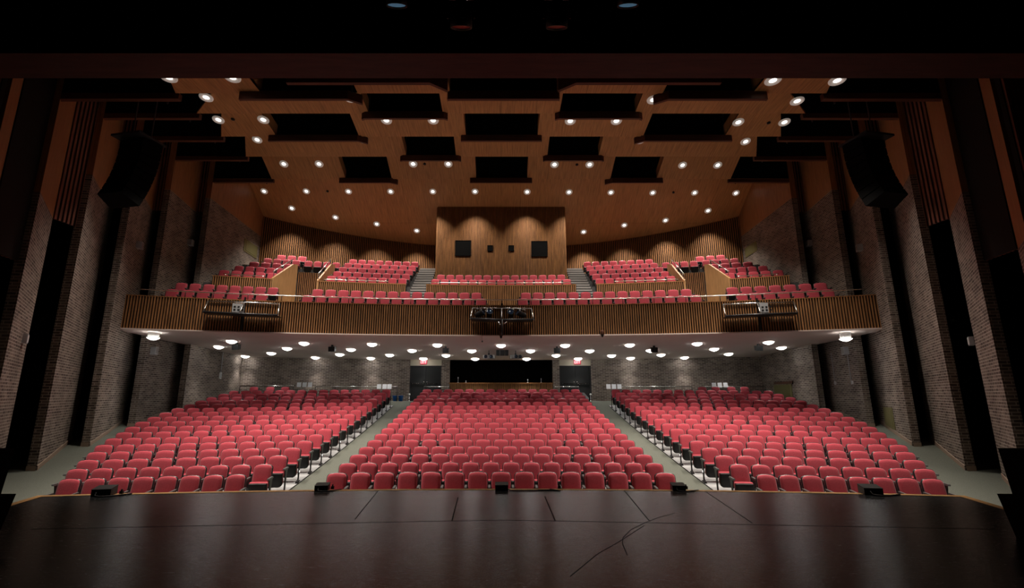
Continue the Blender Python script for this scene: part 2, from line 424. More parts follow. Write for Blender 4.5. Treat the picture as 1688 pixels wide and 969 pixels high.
# far edge of each facet: depth, height above the eye, half width, slope, gaps in photo pixels left to right
SEAM = [dict(y=12.2, z=8.46, x=9.34, s=.0, py=154), dict(y=14.95, z=9.58, x=10.6, s=.08, py=187), dict(y=17.65, z=10.27, x=11.38, s=.17, py=225),
        dict(y=20.6, z=10.95, x=12.0, s=.27, py=259), dict(y=23.3, z=11.1, x=12.07, s=.445, py=297)]
GAPS = [[(431, 590), (742, 918), (1092, 1240)], [(608, 730), (922, 1046)], [(456, 592), (768, 886), (1060, 1194)], [(670, 752), (902, 986)], [(570, 646), (785, 869), (1006, 1082)]]
LIPS = [[(397, 595), (738, 922), (1080, 1262)], [(597, 738), (915, 1058)], [(444, 605), (760, 893), (1047, 1205)], [(660, 760), (895, 995)], [(560, 655), (775, 877), (998, 1092)]]
near_y = [8.8]
for k in range(1, 5):
    e = (SEAM[k-1]['z'])/SEAM[k-1]['y']; s = SEAM[k]
    near_y.append((s['z'] + s['s']*s['y'])/(e + s['s']) - .12)
rowname = ['nearest the stage', 'second from the stage', 'third from the stage', 'fourth from the stage', 'fifth from the stage']
def facet_z(k): 
    s = SEAM[k]; return lambda X, Y: EYE + s['z'] + s['s']*(s['y']-Y)
for k, s in enumerate(SEAM):
    zc = s['y']*(CP + s['z']/s['y']*SP); toX = lambda px: (px-CX)/F_PX*zc
    cuts = [-s['x']] + [toX(p) for g in GAPS[k] for p in g] + [s['x']]
    f = facet_z(k); yn = near_y[k]; xk = SEAM[k-1]['x'] if k else 8.0
    for j in range(0, len(cuts), 2):
        a, b = cuts[j], cuts[j+1]
        an = -xk if j == 0 else a; bn = xk if j == len(cuts)-2 else b
        mb = MB()
        v = [(a, s['y'], f(0, s['y'])), (b, s['y'], f(0, s['y'])), (bn, yn, f(0, yn)), (an, yn, f(0, yn))]
        mb.add(v + [(x, y, z+.08) for x, y, z in v], [(0, 1, 2, 3), (7, 6, 5, 4), (0, 4, 5, 1), (1, 5, 6, 2), (2, 6, 7, 3), (3, 7, 4, 0)])
        # side cheeks rising beside the gaps
        for (xa, xb, on) in ((a, an, j > 0), (b, bn, j < len(cuts)-2)):
            if on: mb.quad((xa, s['y'], f(0, s['y'])), (xb, yn, f(0, yn)), (xb, yn, f(0, yn)+.5), (xa, s['y'], f(0, s['y'])+.5))
        struct(mb, 'ceiling', ['ceiling_veneer'], 'veneered ceiling panel %s, %s from the left' % (rowname[k], ORD[j//2]))
    for j, (pa, pb) in enumerate(LIPS[k]):
        a, b = toX(pa), toX(pb); z = f(0, s['y']); cxm = (a+b)/2
        t = thing('ceiling_baffle', 'dark wooden baffle hung at the ceiling gap, row %s, %s' % (rowname[k], (['left one', 'right one'] if len(LIPS[k]) == 2 else ['left one', 'middle one', 'right one'])[j]),
                  'baffle', (cxm, s['y'], z), 0, 'baffles hung in the ceiling')
        h = .24; a -= cxm; b -= cxm
        mb = MB()
        # the inner end of the wide outer baffles is folded back
        cl = .35 if (len(LIPS[k]) == 3 and j == 2) else .04; cr = .35 if (len(LIPS[k]) == 3 and j == 0) else .04
        if k in (1, 3): cl = cr = .12
        mb.prism([(a, -.10+cl*.6), (a+cl, -.10), (b-cr, -.10), (b, -.10+cr*.6), (b, cr*.6), (b-cr, 0), (a+cl, 0), (a, cl*.6)], -h, .03)
        mb.build('board', ['lip_wood'], t)
        for xr in (a+.25, b-.25):
            mb = MB(); mb.tube([(xr, -.05, 0), (xr, -.05, 1.6)], .025, 6); mb.build('hanger_rod', ['black_plastic'], t)
    mb = MB(); mb.box(-17.5, 17.5, s['y']+.005, s['y']+.03, f(0, s['y'])+.04, ROOF)  # sheet added so the ceiling gaps read as dark void
    struct(mb, 'ceiling', ['black_paint_and_shade'], 'added black sheet for the dark above the ceiling seam, %s' % rowname[k])
    # shelf from the ceiling edge out to the wall fin
    fx = FIN[k+1][0]
    for sg, side in ((-1, 'left'), (1, 'right')):
        z = f(0, s['y'])
        t = thing('ceiling_baffle', 'dark wooden shelf baffle reaching the %s wall, %s' % (side, rowname[k]), 'baffle', (sg*(fx+s['x'])/2, s['y'], z), 0, 'shelf baffles along the side walls')
        hw = (fx-s['x'])/2 + .1
        mb = MB()
        mb.prism([(-hw, 0), (hw*.3*sg, 0), (hw, .0), (hw, .12), (-hw, .12)] if False else [(-hw, 0), (hw, 0), (hw, .14), (-hw, .14)], -.17, .02)
        mb.build('board', ['lip_wood'], t)
        mb = MB(); mb.tube([(-sg*hw*.7, .3, -.13), (-sg*hw*.7, .3, 1.6)], .025, 6); mb.build('hanger_rod', ['black_plastic'], t)
# two more baffles just beyond the header
for (pa, pb, side) in ((471, 735, 'left'), (923, 1190, 'right')):
    Y = 10.3; e = ray(826, 136)[1]; zc = Y*(CP+e*SP); a, b = (pa-CX)/F_PX*zc, (pb-CX)/F_PX*zc; z = EYE+e*Y
    t = thing('ceiling_baffle', 'dark wooden baffle close behind the stage header, %s of centre' % side, 'baffle', ((a+b)/2, Y, z), 0, 'baffles hung in the ceiling')
    c = (a+b)/2; mb = MB()
    if side == 'left': mb.prism([(a-c, 0), (b-c-.4, 0), (b-c, .3), (b-c, .4), (b-c-.4, .1), (a-c, .1)], 0, .35)
    else: mb.prism([(a-c, .3), (a-c+.4, 0), (b-c, 0), (b-c, .1), (a-c+.4, .1), (a-c, .4)], 0, .35)
    mb.build('board', ['lip_wood'], t)
    for xr in (a-c+.6, b-c-.6):
        mb = MB(); mb.tube([(xr, .05, .3), (xr, .05, 2.6)], .025, 6); mb.build('hanger_rod', ['black_plastic'], t)

# rear ceiling over the balcony: one steep plane
RS, RY, RZ = .56, 31.8, EYE + 10.15
def rear_z(X, Y): return RZ + RS*(RY-Y)
mb = MB()
v = [(-15.9, 32.4, rear_z(0, 32.4)), (15.9, 32.4, rear_z(0, 32.4)), (15.9, 24.2, rear_z(0, 24.2)), (-15.9, 24.2, rear_z(0, 24.2))]
mb.add(v + [(x, y, z+.1) for x, y, z in v], [(0, 1, 2, 3), (7, 6, 5, 4), (0, 4, 5, 1), (1, 5, 6, 2), (2, 6, 7, 3), (3, 7, 4, 0)])
struct(mb, 'ceiling', ['ceiling_veneer'], 'sloping veneered ceiling over the balcony')

# ------------------------------------------------------------------ balcony
BAL_R, BAL_X = 21.25, 15.35
FB, FT = EYE + 2.565, EYE + 3.95
def arc(X, r, R=R_BAL): return r - X*X/2/R
def arcpts(r, x0, x1, n, R=R_BAL): return [(x0+(x1-x0)*i/n, arc(x0+(x1-x0)*i/n, r, R)) for i in range(n+1)]
def slat_arc(mb, r, x0, x1, z0, z1, pitch=.098, wd=.046, dp=.05, mi=0):
    k = int((x1-x0)/pitch)
    for i in range(k):
        x = x0 + (x1-x0)*(i+.5)/k; y = arc(x, r); d = Vector((1, -x/R_BAL, 0)).normalized(); n = Vector((d.y, -d.x, 0))
        mb.obox((x+n.x*dp/2, y+n.y*dp/2, (z0+z1)/2), d*(wd/2), n*(dp/2), (0, 0, (z1-z0)/2), mi)
def arc_wall(mb, r, x0, x1, z0, z1, th=.06, mi=0, n=40):
    a = arcpts(r, x0, x1, n); b = arcpts(r+th, x0, x1, n)
    vs = [(x, y, z) for (x, y) in a for z in (z0, z1)] + [(x, y, z) for (x, y) in b for z in (z0, z1)]
    o = 2*(n+1); fs = []
    for i in range(n):
        fs += [(2*i, 2*i+2, 2*i+3, 2*i+1), (o+2*i+1, o+2*i+3, o+2*i+2, o+2*i), (2*i+1, 2*i+3, o+2*i+3, o+2*i+1), (2*i+2, 2*i, o+2*i, o+2*i+2)]
    fs += [(0, 1, o+1, o), (2*n+1, 2*n, o+2*n, o+2*n+1)]
    mb.add(vs, fs, mi)
mb = MB(); arc_wall(mb, BAL_R+.05, -BAL_X, BAL_X, FB+.02, FT, .12, 1, 60); slat_arc(mb, BAL_R+.05, -BAL_X, BAL_X, FB+.02, FT)
arc_wall(mb, BAL_R-.01, -BAL_X, BAL_X, FT, FT+.03, .24, 0, 60)
struct(mb, 'wall_balcony', ['slat_wood', 'slat_backing'], 'curved slatted front of the balcony')
# plaster underside
def soffit_z(X, Y):
    yf = arc(X, BAL_R); zb = EYE + 2.05 + .18*(X/15.3)**2; t = (Y-yf)/(BACK_Y-yf)
    return FB + (zb-FB)*t
mb = MB(); xs = [-15.5 + 31*i/48 for i in range(49)]; n = 12
mb.grid(lambda x, t: (x, arc(x, BAL_R-.04)+(BACK_Y+.1-arc(x, BAL_R-.04))*t, soffit_z(x, arc(x, BAL_R-.04)+(BACK_Y+.1-arc(x, BAL_R-.04))*t)), xs, [i/n for i in range(n+1)])
mb.grid(lambda x, t: (x, arc(x, BAL_R-.04), FB+.05*t), xs, [0, 1])
mb.grid(lambda x, t: (x, arc(x, BAL_R-.04)+.4*t, FB+.05), xs, [0, 1])
struct(mb, 'ceiling', ['plaster'], 'pale plaster underside of the balcony')
# stepped floor of the balcony
ROW1, ROW2 = 22.35, 23.3
Z1, Z2, ZX = 6.34, 6.83, 7.05
REAR_R = [26.75 + .9*i for i in range(5)]; REAR_Z = [8.33 + .5*i for i in range(5)]
def tread(x0, x1, r0, r1, z, zb, mats=('carpet_dark',), lab=None, n=20):
    mb = MB(); a = arcpts(r0, x0, x1, n); b = arcpts(r1, x0, x1, n)
    vs = [(x, y, k) for (x, y) in a for k in (zb, z)] + [(x, y, k) for (x, y) in b for k in (zb, z)]; o = 2*(n+1); fs = []
    for i in range(n):
        fs += [(2*i, 2*i+2, 2*i+3, 2*i+1), (2*i+1, 2*i+3, o+2*i+3, o+2*i+1), (o+2*i+1, o+2*i+3, o+2*i+2, o+2*i)]
    fs += [(0, 1, o+1, o), (2*n+1, 2*n, o+2*n, o+2*n+1)]
    mb.add(vs, fs); struct(mb, 'floor', list(mats), lab)
tread(-15.4, 15.4, BAL_R+.15, 22.72, Z1, FB+.12, lab='dark balcony floor under its front row')
tread(-15.4, 15.4, 22.72, 23.75, Z2, FB+.3, lab='dark balcony floor under its second row')
tread(-15.4, 15.4, 23.75, 26.0, ZX, FB+.3, lab='dark cross aisle of the balcony')
VX0, VX1 = 12.05, 9.85
SECT = [(-15.55, -VX0, 'far left section'), (-VX1, -5.25, 'left section'), (5.25, VX1, 'right section'), (VX0, 15.55, 'far right section')]
for (a, b, nm) in SECT:
    for k in range(5):
        tread(a, b, 26.0 if k == 0 else REAR_R[k]-.45, REAR_R[k]+.45, REAR_Z[k], ZX-.3, lab='dark riser step %d of the balcony, %s' % (k+1, nm))
for (a, b, nm) in ((-VX0, -VX1, 'left'), (VX1, VX0, 'right')):
    for k in (3, 4): tread(a, b, REAR_R[k]-.45, REAR_R[k]+.45, REAR_Z[k], ZX-.3, lab='dark riser step %d over the %s balcony entry' % (k+1, nm))
for k in range(2):
    tread(-4.1, 4.1, 26.0 if k == 0 else REAR_R[k]-.45, REAR_R[k]+.6, REAR_Z[k], ZX-.3, lab='dark riser step %d of the balcony, centre section' % (k+1))
# stairs beside the booth
for sg, side in ((-1, 'left'), (1, 'right')):
    t = thing('staircase', 'grey balcony staircase beside the %s of the projection booth' % side, 'stairs', (sg*4.68, 24.7, ZX))
    for k in range(16):
        mb = MB(); y0 = k*.325
        z = .225*(k+1)
        mb.box(-.52, .52, y0, y0+.36, z-.10, z); mb.build('tread', ['grey_plastic'], t)
        mb = MB(); mb.box(-.52, .52, y0+.05, y0+.09, z-.225, z-.10); mb.build('riser', ['black_plastic'], t)
# slatted walls in front of the rear rows
for (a, b, nm, z) in ((-VX1, -5.25, 'left section', 8.66), (5.25, VX1, 'right section', 8.66), (-4.15, 4.15, 'centre section', 8.66), (-14.75, -VX0, 'far left section', 8.66), (VX0, 14.75, 'far right section', 8.66)):
    mb = MB(); arc_wall(mb, 25.9, a, b, ZX, z, .1, 1); slat_arc(mb, 25.9, a, b, ZX, z); arc_wall(mb, 25.84, a, b, z, z+.04, .2, 0)
    struct(mb, 'wall_balcony', ['slat_wood', 'slat_backing'], 'low slatted wall before the rear balcony rows, %s' % nm)
# entries: pale wooden cheek walls, slatted back
for sg, side in ((-1, 'left'), (1, 'right')):
    for (x, yb, nm) in ((VX0, 28.1, 'outer'), (VX1, 27.6, 'inner')):
        y0 = arc(x, 25.9); y1 = arc(x, yb)
        mb = MB(); mb.xprism([(y0, ZX), (y1+.6, ZX), (y1+.6, 10.25), (y1, 10.1), (y0, 8.75)], sg*x-.05, sg*x+.05)
        struct(mb, 'wall_balcony', ['light_veneer'], 'pale wooden cheek wall of the %s balcony entry, %s side' % (side, nm))
        t = thing('handrail', 'steel handrail on the %s cheek wall of the %s balcony entry' % (nm, side), 'handrail', (sg*x, y0, 8.75))
        mb = MB(); mb.tube([(0, 0, .35), (0, y1-y0, 1.65)], .025, 8); mb.build('rail', ['chrome'], t)
        for q in (0.05, .5, .95):
            mb = MB(); mb.tube([(0, q*(y1-y0), 1.3*q), (0, q*(y1-y0), .35+1.3*q)], .018, 6); mb.build('post', ['chrome'], t)
    mb = MB(); a, b = sorted((sg*VX0, sg*VX1)); arc_wall(mb, 28.95, a, b, ZX, 9.85, .05, 1); slat_arc(mb, 28.95, a, b, ZX, 9.85)
    struct(mb, 'wall_balcony', ['slat_wood', 'slat_backing'], 'slatted back wall of the %s balcony entry' % side)
# rear slatted wall
for (a, b, side) in ((-15.7, -4.0, 'left'), (4.0, 15.7, 'right')):
    mb = MB(); arc_wall(mb, 32.0, a, b, 8.5, ROOF, .1, 1); slat_arc(mb, 32.0, a, b, 8.5, 14.8, .12, .06, .05)
    struct(mb, 'wall_back', ['slat_wood', 'slat_backing'], 'curved slatted rear wall of the balcony, %s half' % side)
# projection booth
BX, BY = 4.07, 28.8
bz1 = rear_z(0, BY) + .02
mb = MB()
mb.box(-BX, BX, BY+.05, BY+.12, 8.0, bz1+.3, 1)
slat_run(mb, (-BX, BY+.05), (BX, BY+.05), 8.0, bz1, .085, .05, .045)
for sg in (-1, 1):
    mb.box(min(sg*BX, sg*(BX-.08)), max(sg*BX, sg*(BX-.08)), BY+.05, 32.2, 8.0, bz1+.3, 1)
    slat_run(mb, (sg*BX, BY+.05), (sg*BX, 32.0), 8.0, bz1, .085, .05, .045, 0, (sg, 0, 0))
struct(mb, 'wall_booth', ['slat_wood', 'slat_backing'], 'slatted projection booth in the middle of the balcony')
for i, (p0, p1, q0, q1, nm) in enumerate([(751, 776, 397, 421, 'large left'), (876, 902, 398, 422, 'large right'), (804, 812, 405, 413, 'small left'), (839, 847, 405, 413, 'small right')]):
    A, B = at(p0, q0, BY), at(p1, q1, BY)
    mb = MB(); mb.box(A.x, B.x, BY-.02, BY+.06, B.z, A.z)
    o = struct(mb, 'window_%d' % (i+1), ['black_paint_and_shade'], 'black %s window of the projection booth' % nm)
    mb = MB(); e = .025
    mb.box(A.x-e, B.x+e, BY-.03, BY+.03, A.z, A.z+e); mb.box(A.x-e, B.x+e, BY-.03, BY+.03, B.z-e, B.z)
    mb.box(A.x-e, A.x, BY-.03, BY+.03, B.z, A.z); mb.box(B.x, B.x+e, BY-.03, BY+.03, B.z, A.z)
    mb.build('window_frame', ['black_paint_and_shade'], o)

# ------------------------------------------------------------------ wall under the balcony
BZ = EYE + 2.3
door_px = [(675.5, 727.5), (922.5, 974.5)]
OPEN_X = (at(741, 600, BACK_Y).x, at(911, 600, BACK_Y).x)
DX = [(at(a, 620, BACK_Y).x, at(b, 620, BACK_Y).x) for a, b in door_px]
DOOR_TOP = at(700, 602.5, BACK_Y).z
mb = MB()
for (a, b) in ((-16.2, DX[0][0]), (DX[0][1], OPEN_X[0]), (OPEN_X[1], DX[1][0]), (DX[1][1], 16.2)):
    mb.box(a, b, BACK_Y, BACK_Y+.3, 1.5, BZ)
struct(mb, 'wall_back', ['brick'], 'brown brick rear wall under the balcony')
mb = MB(); mb.box(-17, 17, BACK_Y+3.0, BACK_Y+3.1, 0, BZ+.5); mb.box(-17, 17, BACK_Y+.1, BACK_Y+3.0, BZ+.3, BZ+.35)
struct(mb, 'wall_back', ['black_paint_and_shade'], 'black interior of the control booth')
FLB = 2.36
for i, (a, b) in enumerate(DX):
    side = ('left', 'right')[i]
    mb = MB(); mb.box(a, b, BACK_Y+.02, BACK_Y+.12, DOOR_TOP, BZ); struct(mb, 'trim', ['cream_paint'], 'cream panel over the %s rear doors' % side)
    o = tag(bpy.data.objects.new('door_%d' % (i+1), None), 'pair of black rear doors in the %s aisle' % side, None, None, 'structure'); COL.objects.link(o); o.location = ((a+b)/2, BACK_Y+.05, FLB)
    hw = (b-a)/2; h = DOOR_TOP-FLB
    for sg in (-1, 1):
        mb = MB(); x0, x1 = sorted((sg*.01, sg*(hw-.06))); mb.box(x0, x1, .02, .08, 0.01, h-.06); d = mb.build('door_leaf', ['dark_door'], o)
        mb = MB(); mb.box(min(x0, x1)+.08, max(x0, x1)-.08, -.05, -.02, .98, 1.03); mb.box(x0+.1, x0+.14, -.05, .02, .97, 1.04); mb.box(x1-.14, x1-.1, -.05, .02, .97, 1.04)
        mb.build('push_bar', ['chrome'], d)
        mb = MB(); mb.lathe([(.03, 0), (.035, .02), (.02, .05)], 10, 0, Matrix.Translation((sg*.09, .0, 1.1)) @ Matrix.Rotation(math.pi/2, 4, 'X'), True); mb.build('door_knob', ['chrome'], d)
    mb = MB(); mb.box(-hw, -hw+.06, -.02, .1, 0, h); mb.box(hw-.06, hw, -.02, .1, 0, h); mb.box(-hw+.06, hw-.06, -.02, .1, h-.06, h); mb.build('door_frame', ['black_satin'], o)
    # exit sign
    px = (698.5, 951.5)[i]
    P = at(px, 597, BACK_Y)
    t = thing('exit_sign', 'small glowing red exit sign above the %s rear doors' % side, 'exit sign', (P.x, BACK_Y+.02, P.z))
    mb = MB(); mb.box(-.2, .2, -.08, 0, -.12, .12); mb.build('housing', ['exit_face'], t)
    mb = MB()
    def seg(x0, z0, x1, z1, wd=.012):
        p, q = Vector((x0, 0, z0)), Vector((x1, 0, z1)); d = (q-p); l = d.length; d = d/l; n = Vector((-d.z, 0, d.x))
        c = (p+q)/2; mb.obox((c.x, -.084, c.z), d*(l/2+.006), (0, .004, 0), n*wd)
    L = [[(0, 0, 0, 1), (0, 1, 1, 1), (0, .5, .8, .5), (0, 0, 1, 0)], [(0, 0, 1, 1), (0, 1, 1, 0)], [(.5, 0, .5, 1)], [(0, 1, 1, 1), (.5, 0, .5, 1)]]
    for j, gl in enumerate(L):
        for (x0, z0, x1, z1) in gl: seg(-.165+.088*j+x0*.055, -.065+z0*.13, -.165+.088*j+x1*.055, -.065+z1*.13)
    mb.build('lettering', ['exit_text'], t)
# control counter
mb = MB(); ct = at(826, 631.5, BACK_Y-.2).z
mb.box(OPEN_X[0]+.05, OPEN_X[1]-.05, BACK_Y-.12, BACK_Y+.35, FLB-.2, ct, 1)
slat_run(mb, (OPEN_X[0]+.05, BACK_Y-.12), (OPEN_X[1]-.05, BACK_Y-.12), FLB-.2, ct-.02, .09, .05, .045)
mb.box(OPEN_X[0], OPEN_X[1], BACK_Y-.2, BACK_Y+.5, ct-.02, ct+.03)
tag(mb.build('control_counter', ['slat_wood', 'slat_backing']), 'slatted wooden counter of the control position at the back', 'counter')

# ------------------------------------------------------------------ theatre seats
def outline(w0, w1, z0, z1, rt, rb, crown=.015, n=5):
    """rounded panel outline in (x, z), narrower or wider at the top"""
    pts = []
    def corner(cx_, cz, r, a0):
        for i in range(n+1):
            a = a0 + math.pi/2*i/n; pts.append((cx_ + r*math.cos(a), cz + r*math.sin(a)))
    corner(w1-rt, z1-rt, rt, 0)
    for q in (.5, 0, -.5): pts.append((q*(w1-rt), z1 + crown*(1-q*q)))
    corner(-w1+rt, z1-rt, rt, math.pi/2); corner(-w0+rb, z0+rb, rb, math.pi); corner(w0-rb, z0+rb, rb, 1.5*math.pi)
    return pts
def pad(ol, ys, tilt=None):
    """stack of scaled outlines -> cushion; ys = [(y, scale)]"""
    cx_ = 0; cz = sum(p[1] for p in ol)/len(ol); rings = []
    for y, s in ys:
        ring = [Vector((p[0]*s, y, cz + (p[1]-cz)*s)) for p in ol]
        rings.append([tilt @ v for v in ring] if tilt is not None else ring)
    return rings
PZ = Matrix.Translation((0, 0, .40)) @ Matrix.Rotation(math.radians(-11), 4, 'X') @ Matrix.Translation((0, 0, -.40))
mbB = MB(); ob = outline(.236, .228, .37, .875, .085, .03)
mbB.loft(pad(ob, [(.0, 1.0), (-.035, 1.0), (-.055, .975), (-.07, .90), (-.078, .65), (-.080, .2)], PZ), 0)
mbH = MB(); mbH.loft(pad(outline(.252, .245, .33, .888, .095, .04), [(.055, .80), (.045, .97), (.025, 1.0), (.0, 1.0), (-.02, 1.0)], PZ), 0)
SZ = Matrix.Translation((0, -.06, .28)) @ Matrix.Rotation(math.radians(12), 4, 'X') @ Matrix.Translation((0, .06, -.28))
os_ = outline(.225, .232, .16, .52, .03, .09, .004)
mbC = MB(); mbC.loft(pad(os_, [(-.085, .9), (-.09, .98), (-.11, 1.0), (-.15, 1.0), (-.165, .985)], SZ), 0)
mbS = MB(); mbS.loft(pad(outline(.222, .230, .13, .505, .03, .10, .004), [(-.155, 1.0), (-.185, .99), (-.20, .95), (-.205, .6)], SZ), 0)
def arm_mb(x):
    m = MB()
    m.xprism([(-.30, .575), (-.29, .60), (-.02, .615), (.0, .60), (.0, .575), (-.27, .555)], x-.026, x+.026)
    return m
def leg_mb(x):
    m = MB()
    m.xprism([(-.16, .02), (-.10, .02), (-.09, .30), (-.02, .575), (-.22, .56), (-.18, .36), (-.15, .30)], x-.014, x+.014)
    m.xprism([(-.27, -.03), (.03, -.05), (.03, .0), (-.08, .03), (-.18, .04), (-.27, .01)], x-.03, x+.03)
    return m
HALF = .28
M_seat = dict(backrest=mbB.mesh('backrest', ['red_fabric']), back_shell=mbH.mesh('back_shell', ['black_satin']), seat_cushion=mbC.mesh('seat_cushion', ['red_fabric']),
              seat_pan=mbS.mesh('seat_pan', ['black_plastic']), armrest=arm_mb(HALF).mesh('armrest', ['arm_grey']), leg=leg_mb(HALF).mesh('leg', ['black_satin']),
              armrest_e=arm_mb(-HALF).mesh('armrest', ['arm_grey']), leg_e=leg_mb(-HALF).mesh('leg', ['black_satin']))
def row_places(x0, x1, r, R, n):
    """n seat centres spread along the arc between x0 and x1"""
    out = []
    for i in range(n):
        x = x0 + (x1-x0)*(i+.5)/n; out.append((x, r - x*x/2/R, math.atan2(-x/R, 1.0)))
    return out
def arclen(x0, x1, R): return abs(x1-x0)*(1 + ((x0+x1)/2/R)**2/2)
seat_group = 'red folding seats of the front rows'
proto = None
def place_seat(x, y, z, rz, wd, label, end):
    global proto
    r = thing('theatre_seat', label, 'seat', (x, y, z), rz, seat_group)
    r.scale = (wd/.56, 1, 1)
    if proto is None:
        proto = {k: bpy.data.objects.new(k, M_seat[k]) for k in ('backrest', 'back_shell', 'seat_cushion', 'seat_pan', 'armrest', 'leg')}
        for o in proto.values(): o.parent = r; COL.objects.link(o)
        proto['seat_pan']['label'] = 'black plastic seat pan'; proto['armrest']['label'] = 'grey armrest'; proto['leg']['label'] = 'black metal leg'; proto['back_shell']['label'] = 'black back shell'
    else:
        for o in proto.values():
            c = o.copy(); c.parent = r; COL.objects.link(c)
    if end:
        for k in ('armrest', 'leg'):
            c = proto[k].copy(); c.data = M_seat[k+'_e']; c.parent = r; COL.objects.link(c)
    return r
REST = []                                                # (x, y, z, rz, width, end)
N_IND = 8
CTR_N = [15, 16]*9
nth = lambda i: ORD[i] if i < len(ORD) else str(i+1)
SIDE_W = []
for i in range(NROW):
    r = ROW_R[i]
    for blk in ('centre', 'left', 'right'):
        if blk == 'centre': x0, x1, n = -4.18, 4.18, CTR_N[i]
        else:
            xi = 5.95 if i == 0 else 5.74
            L = arclen(xi, ROW_END[i], R_ROW); n = [8, 9, 9, 10, 11, 12, 12, 13, 13, 14, 14, 14, 15, 14, 15, 14, 15][i]
            x0, x1 = (-ROW_END[i], -xi) if blk == 'left' else (xi, ROW_END[i])
        wd = arclen(x0, x1, R_ROW)/n
        for j, (x, y, rz) in enumerate(row_places(x0, x1, r, R_ROW, n)):
            z = fz(x, y) + .012
            if i < N_IND:
                if blk == 'centre':
                    lab = 'red folding seat, centre block, %s row from the stage, %s from its left end' % (ORD[i], nth(j))
                elif blk == 'left':
                    lab = 'red folding seat, left block, %s row from the stage, %s from the aisle' % (ORD[i], nth(n-1-j))
                else:
                    lab = 'red folding seat, right block, %s row from the stage, %s from the aisle' % (ORD[i], nth(j))
                o_ = place_seat(x, y, z, rz, wd, lab, j == 0)
                if i % 2 and ((blk == 'left' and j == n-1) or (blk == 'right' and j == 0)):
                    sx = HALF + .016 if blk == 'left' else -HALF - .016
                    mb = MB(); mb.lathe([(.001, .014), (.026, .012), (.03, 0)], 10, 0, Matrix.Translation((sx, -.13, .27)) @ Matrix.Rotation(math.pi/2*(1 if blk == 'left' else -1), 4, 'Y'))
                    mb.build('aisle_light', ['aisle_glow'], o_)
            else: REST.append((x, y, z, rz, wd, j == 0))
# balcony seats
def bal_row(r, z, px0, px1, w0=.56, R=R_BAL, xr=None):
    if xr is None:
        def X_of(px):
            k, _ = ray(px, 480)
            y = r
            for _ in range(20):
                e = (z+.7-EYE)/y; x = (px-CX)/F_PX*(CP+e*SP)*y; y = r - x*x/2/R
            return x
        x0, x1 = X_of(px0), X_of(px1)
    else: x0, x1 = xr
    n = max(1, round(arclen(x0, x1, R)/w0)); wd = arclen(x0, x1, R)/n
    for j, (x, y, rz) in enumerate(row_places(x0, x1, r, R, n)): REST.append((x, y, z, rz, wd, j == 0))
for (a, b) in ((270, 443), (496, 803), (852, 1158), (1212, 1378)): bal_row(ROW1, Z1, a, b)
for (a, b) in ((287, 460), (513, 795), (857, 1142), (1196, 1366)): bal_row(ROW2, Z2, a, b, .575)
for k in range(5):
    # seats next to the stairs, and wing sections that shrink along the stepped side aisle
    xo = [15.0, 14.75, 14.5, 14.2, 13.9][k]
    for sg in (-1, 1):
        a = sorted((sg*5.35, sg*(VX1-.1))); bal_row(REAR_R[k], REAR_Z[k], 0, 0, .54, xr=a)
        a = sorted((sg*(VX0+.12), sg*xo)); bal_row(REAR_R[k], REAR_Z[k], 0, 0, .54, xr=a)
        if k == 3:
            a = sorted((sg*(VX0-.05), sg*(VX1+.05))); bal_row(REAR_R[k], REAR_Z[k], 0, 0, .54, xr=a)
for k in range(2): bal_row(REAR_R[k], REAR_Z[k], 0, 0, .545, xr=(-4.05 + .2*k, 4.05 - .2*k))
# last scattered seats behind the rails at the back of the main floor
for px in (418, 445, 470, 1158, 1180, 1206, 1228):
    r = 27.1; k, e = ray(px, 640); x = k*26.8; REST.append((x, 26.8, fz(x, 26.8)-.1, 0, .56, True))
import numpy as np
def rest_mesh():
    V = []; P = []; MI = []; SM = []; off = 0
    mats = ['red_fabric', 'black_satin', 'black_plastic', 'arm_grey']
    mi_of = dict(backrest=0, back_shell=1, seat_cushion=0, seat_pan=2, armrest=3, leg=1, armrest_e=3, leg_e=1)
    data = {}
    for k, me in M_seat.items():
        co = np.empty(len(me.vertices)*3, 'f'); me.vertices.foreach_get('co', co)
        data[k] = (co.reshape(-1, 3), [tuple(p.vertices) for p in me.polygons], [p.use_smooth for p in me.polygons])
    faces = []
    for (x, y, z, rz, wd, end) in REST:
        c, s = math.cos(rz), math.sin(rz)
        for k, (co, fs, sm) in data.items():
            if k.endswith('_e') and not end: continue
            q = co.copy(); q[:, 0] *= wd/.56
            xx = q[:, 0]*c - q[:, 1]*s + x; yy = q[:, 0]*s + q[:, 1]*c + y
            V.append(np.stack([xx, yy, q[:, 2]+z], 1))
            faces += [tuple(i+off for i in f) for f in fs]; MI += [mi_of[k]]*len(fs); SM += sm
            off += len(co)
    me = bpy.data.meshes.new('theatre_seats'); me.from_pydata(np.concatenate(V).tolist(), [], faces); me.update()
    for m in mats: me.materials.append(MATS[m])
    me.polygons.foreach_set('material_index', MI); me.polygons.foreach_set('use_smooth', SM)
    o = bpy.data.objects.new('theatre_seats', me); COL.objects.link(o)
    tag(o, 'many red folding seats of the rear rows and the balcony', 'seats', None, 'stuff')
rest_mesh()

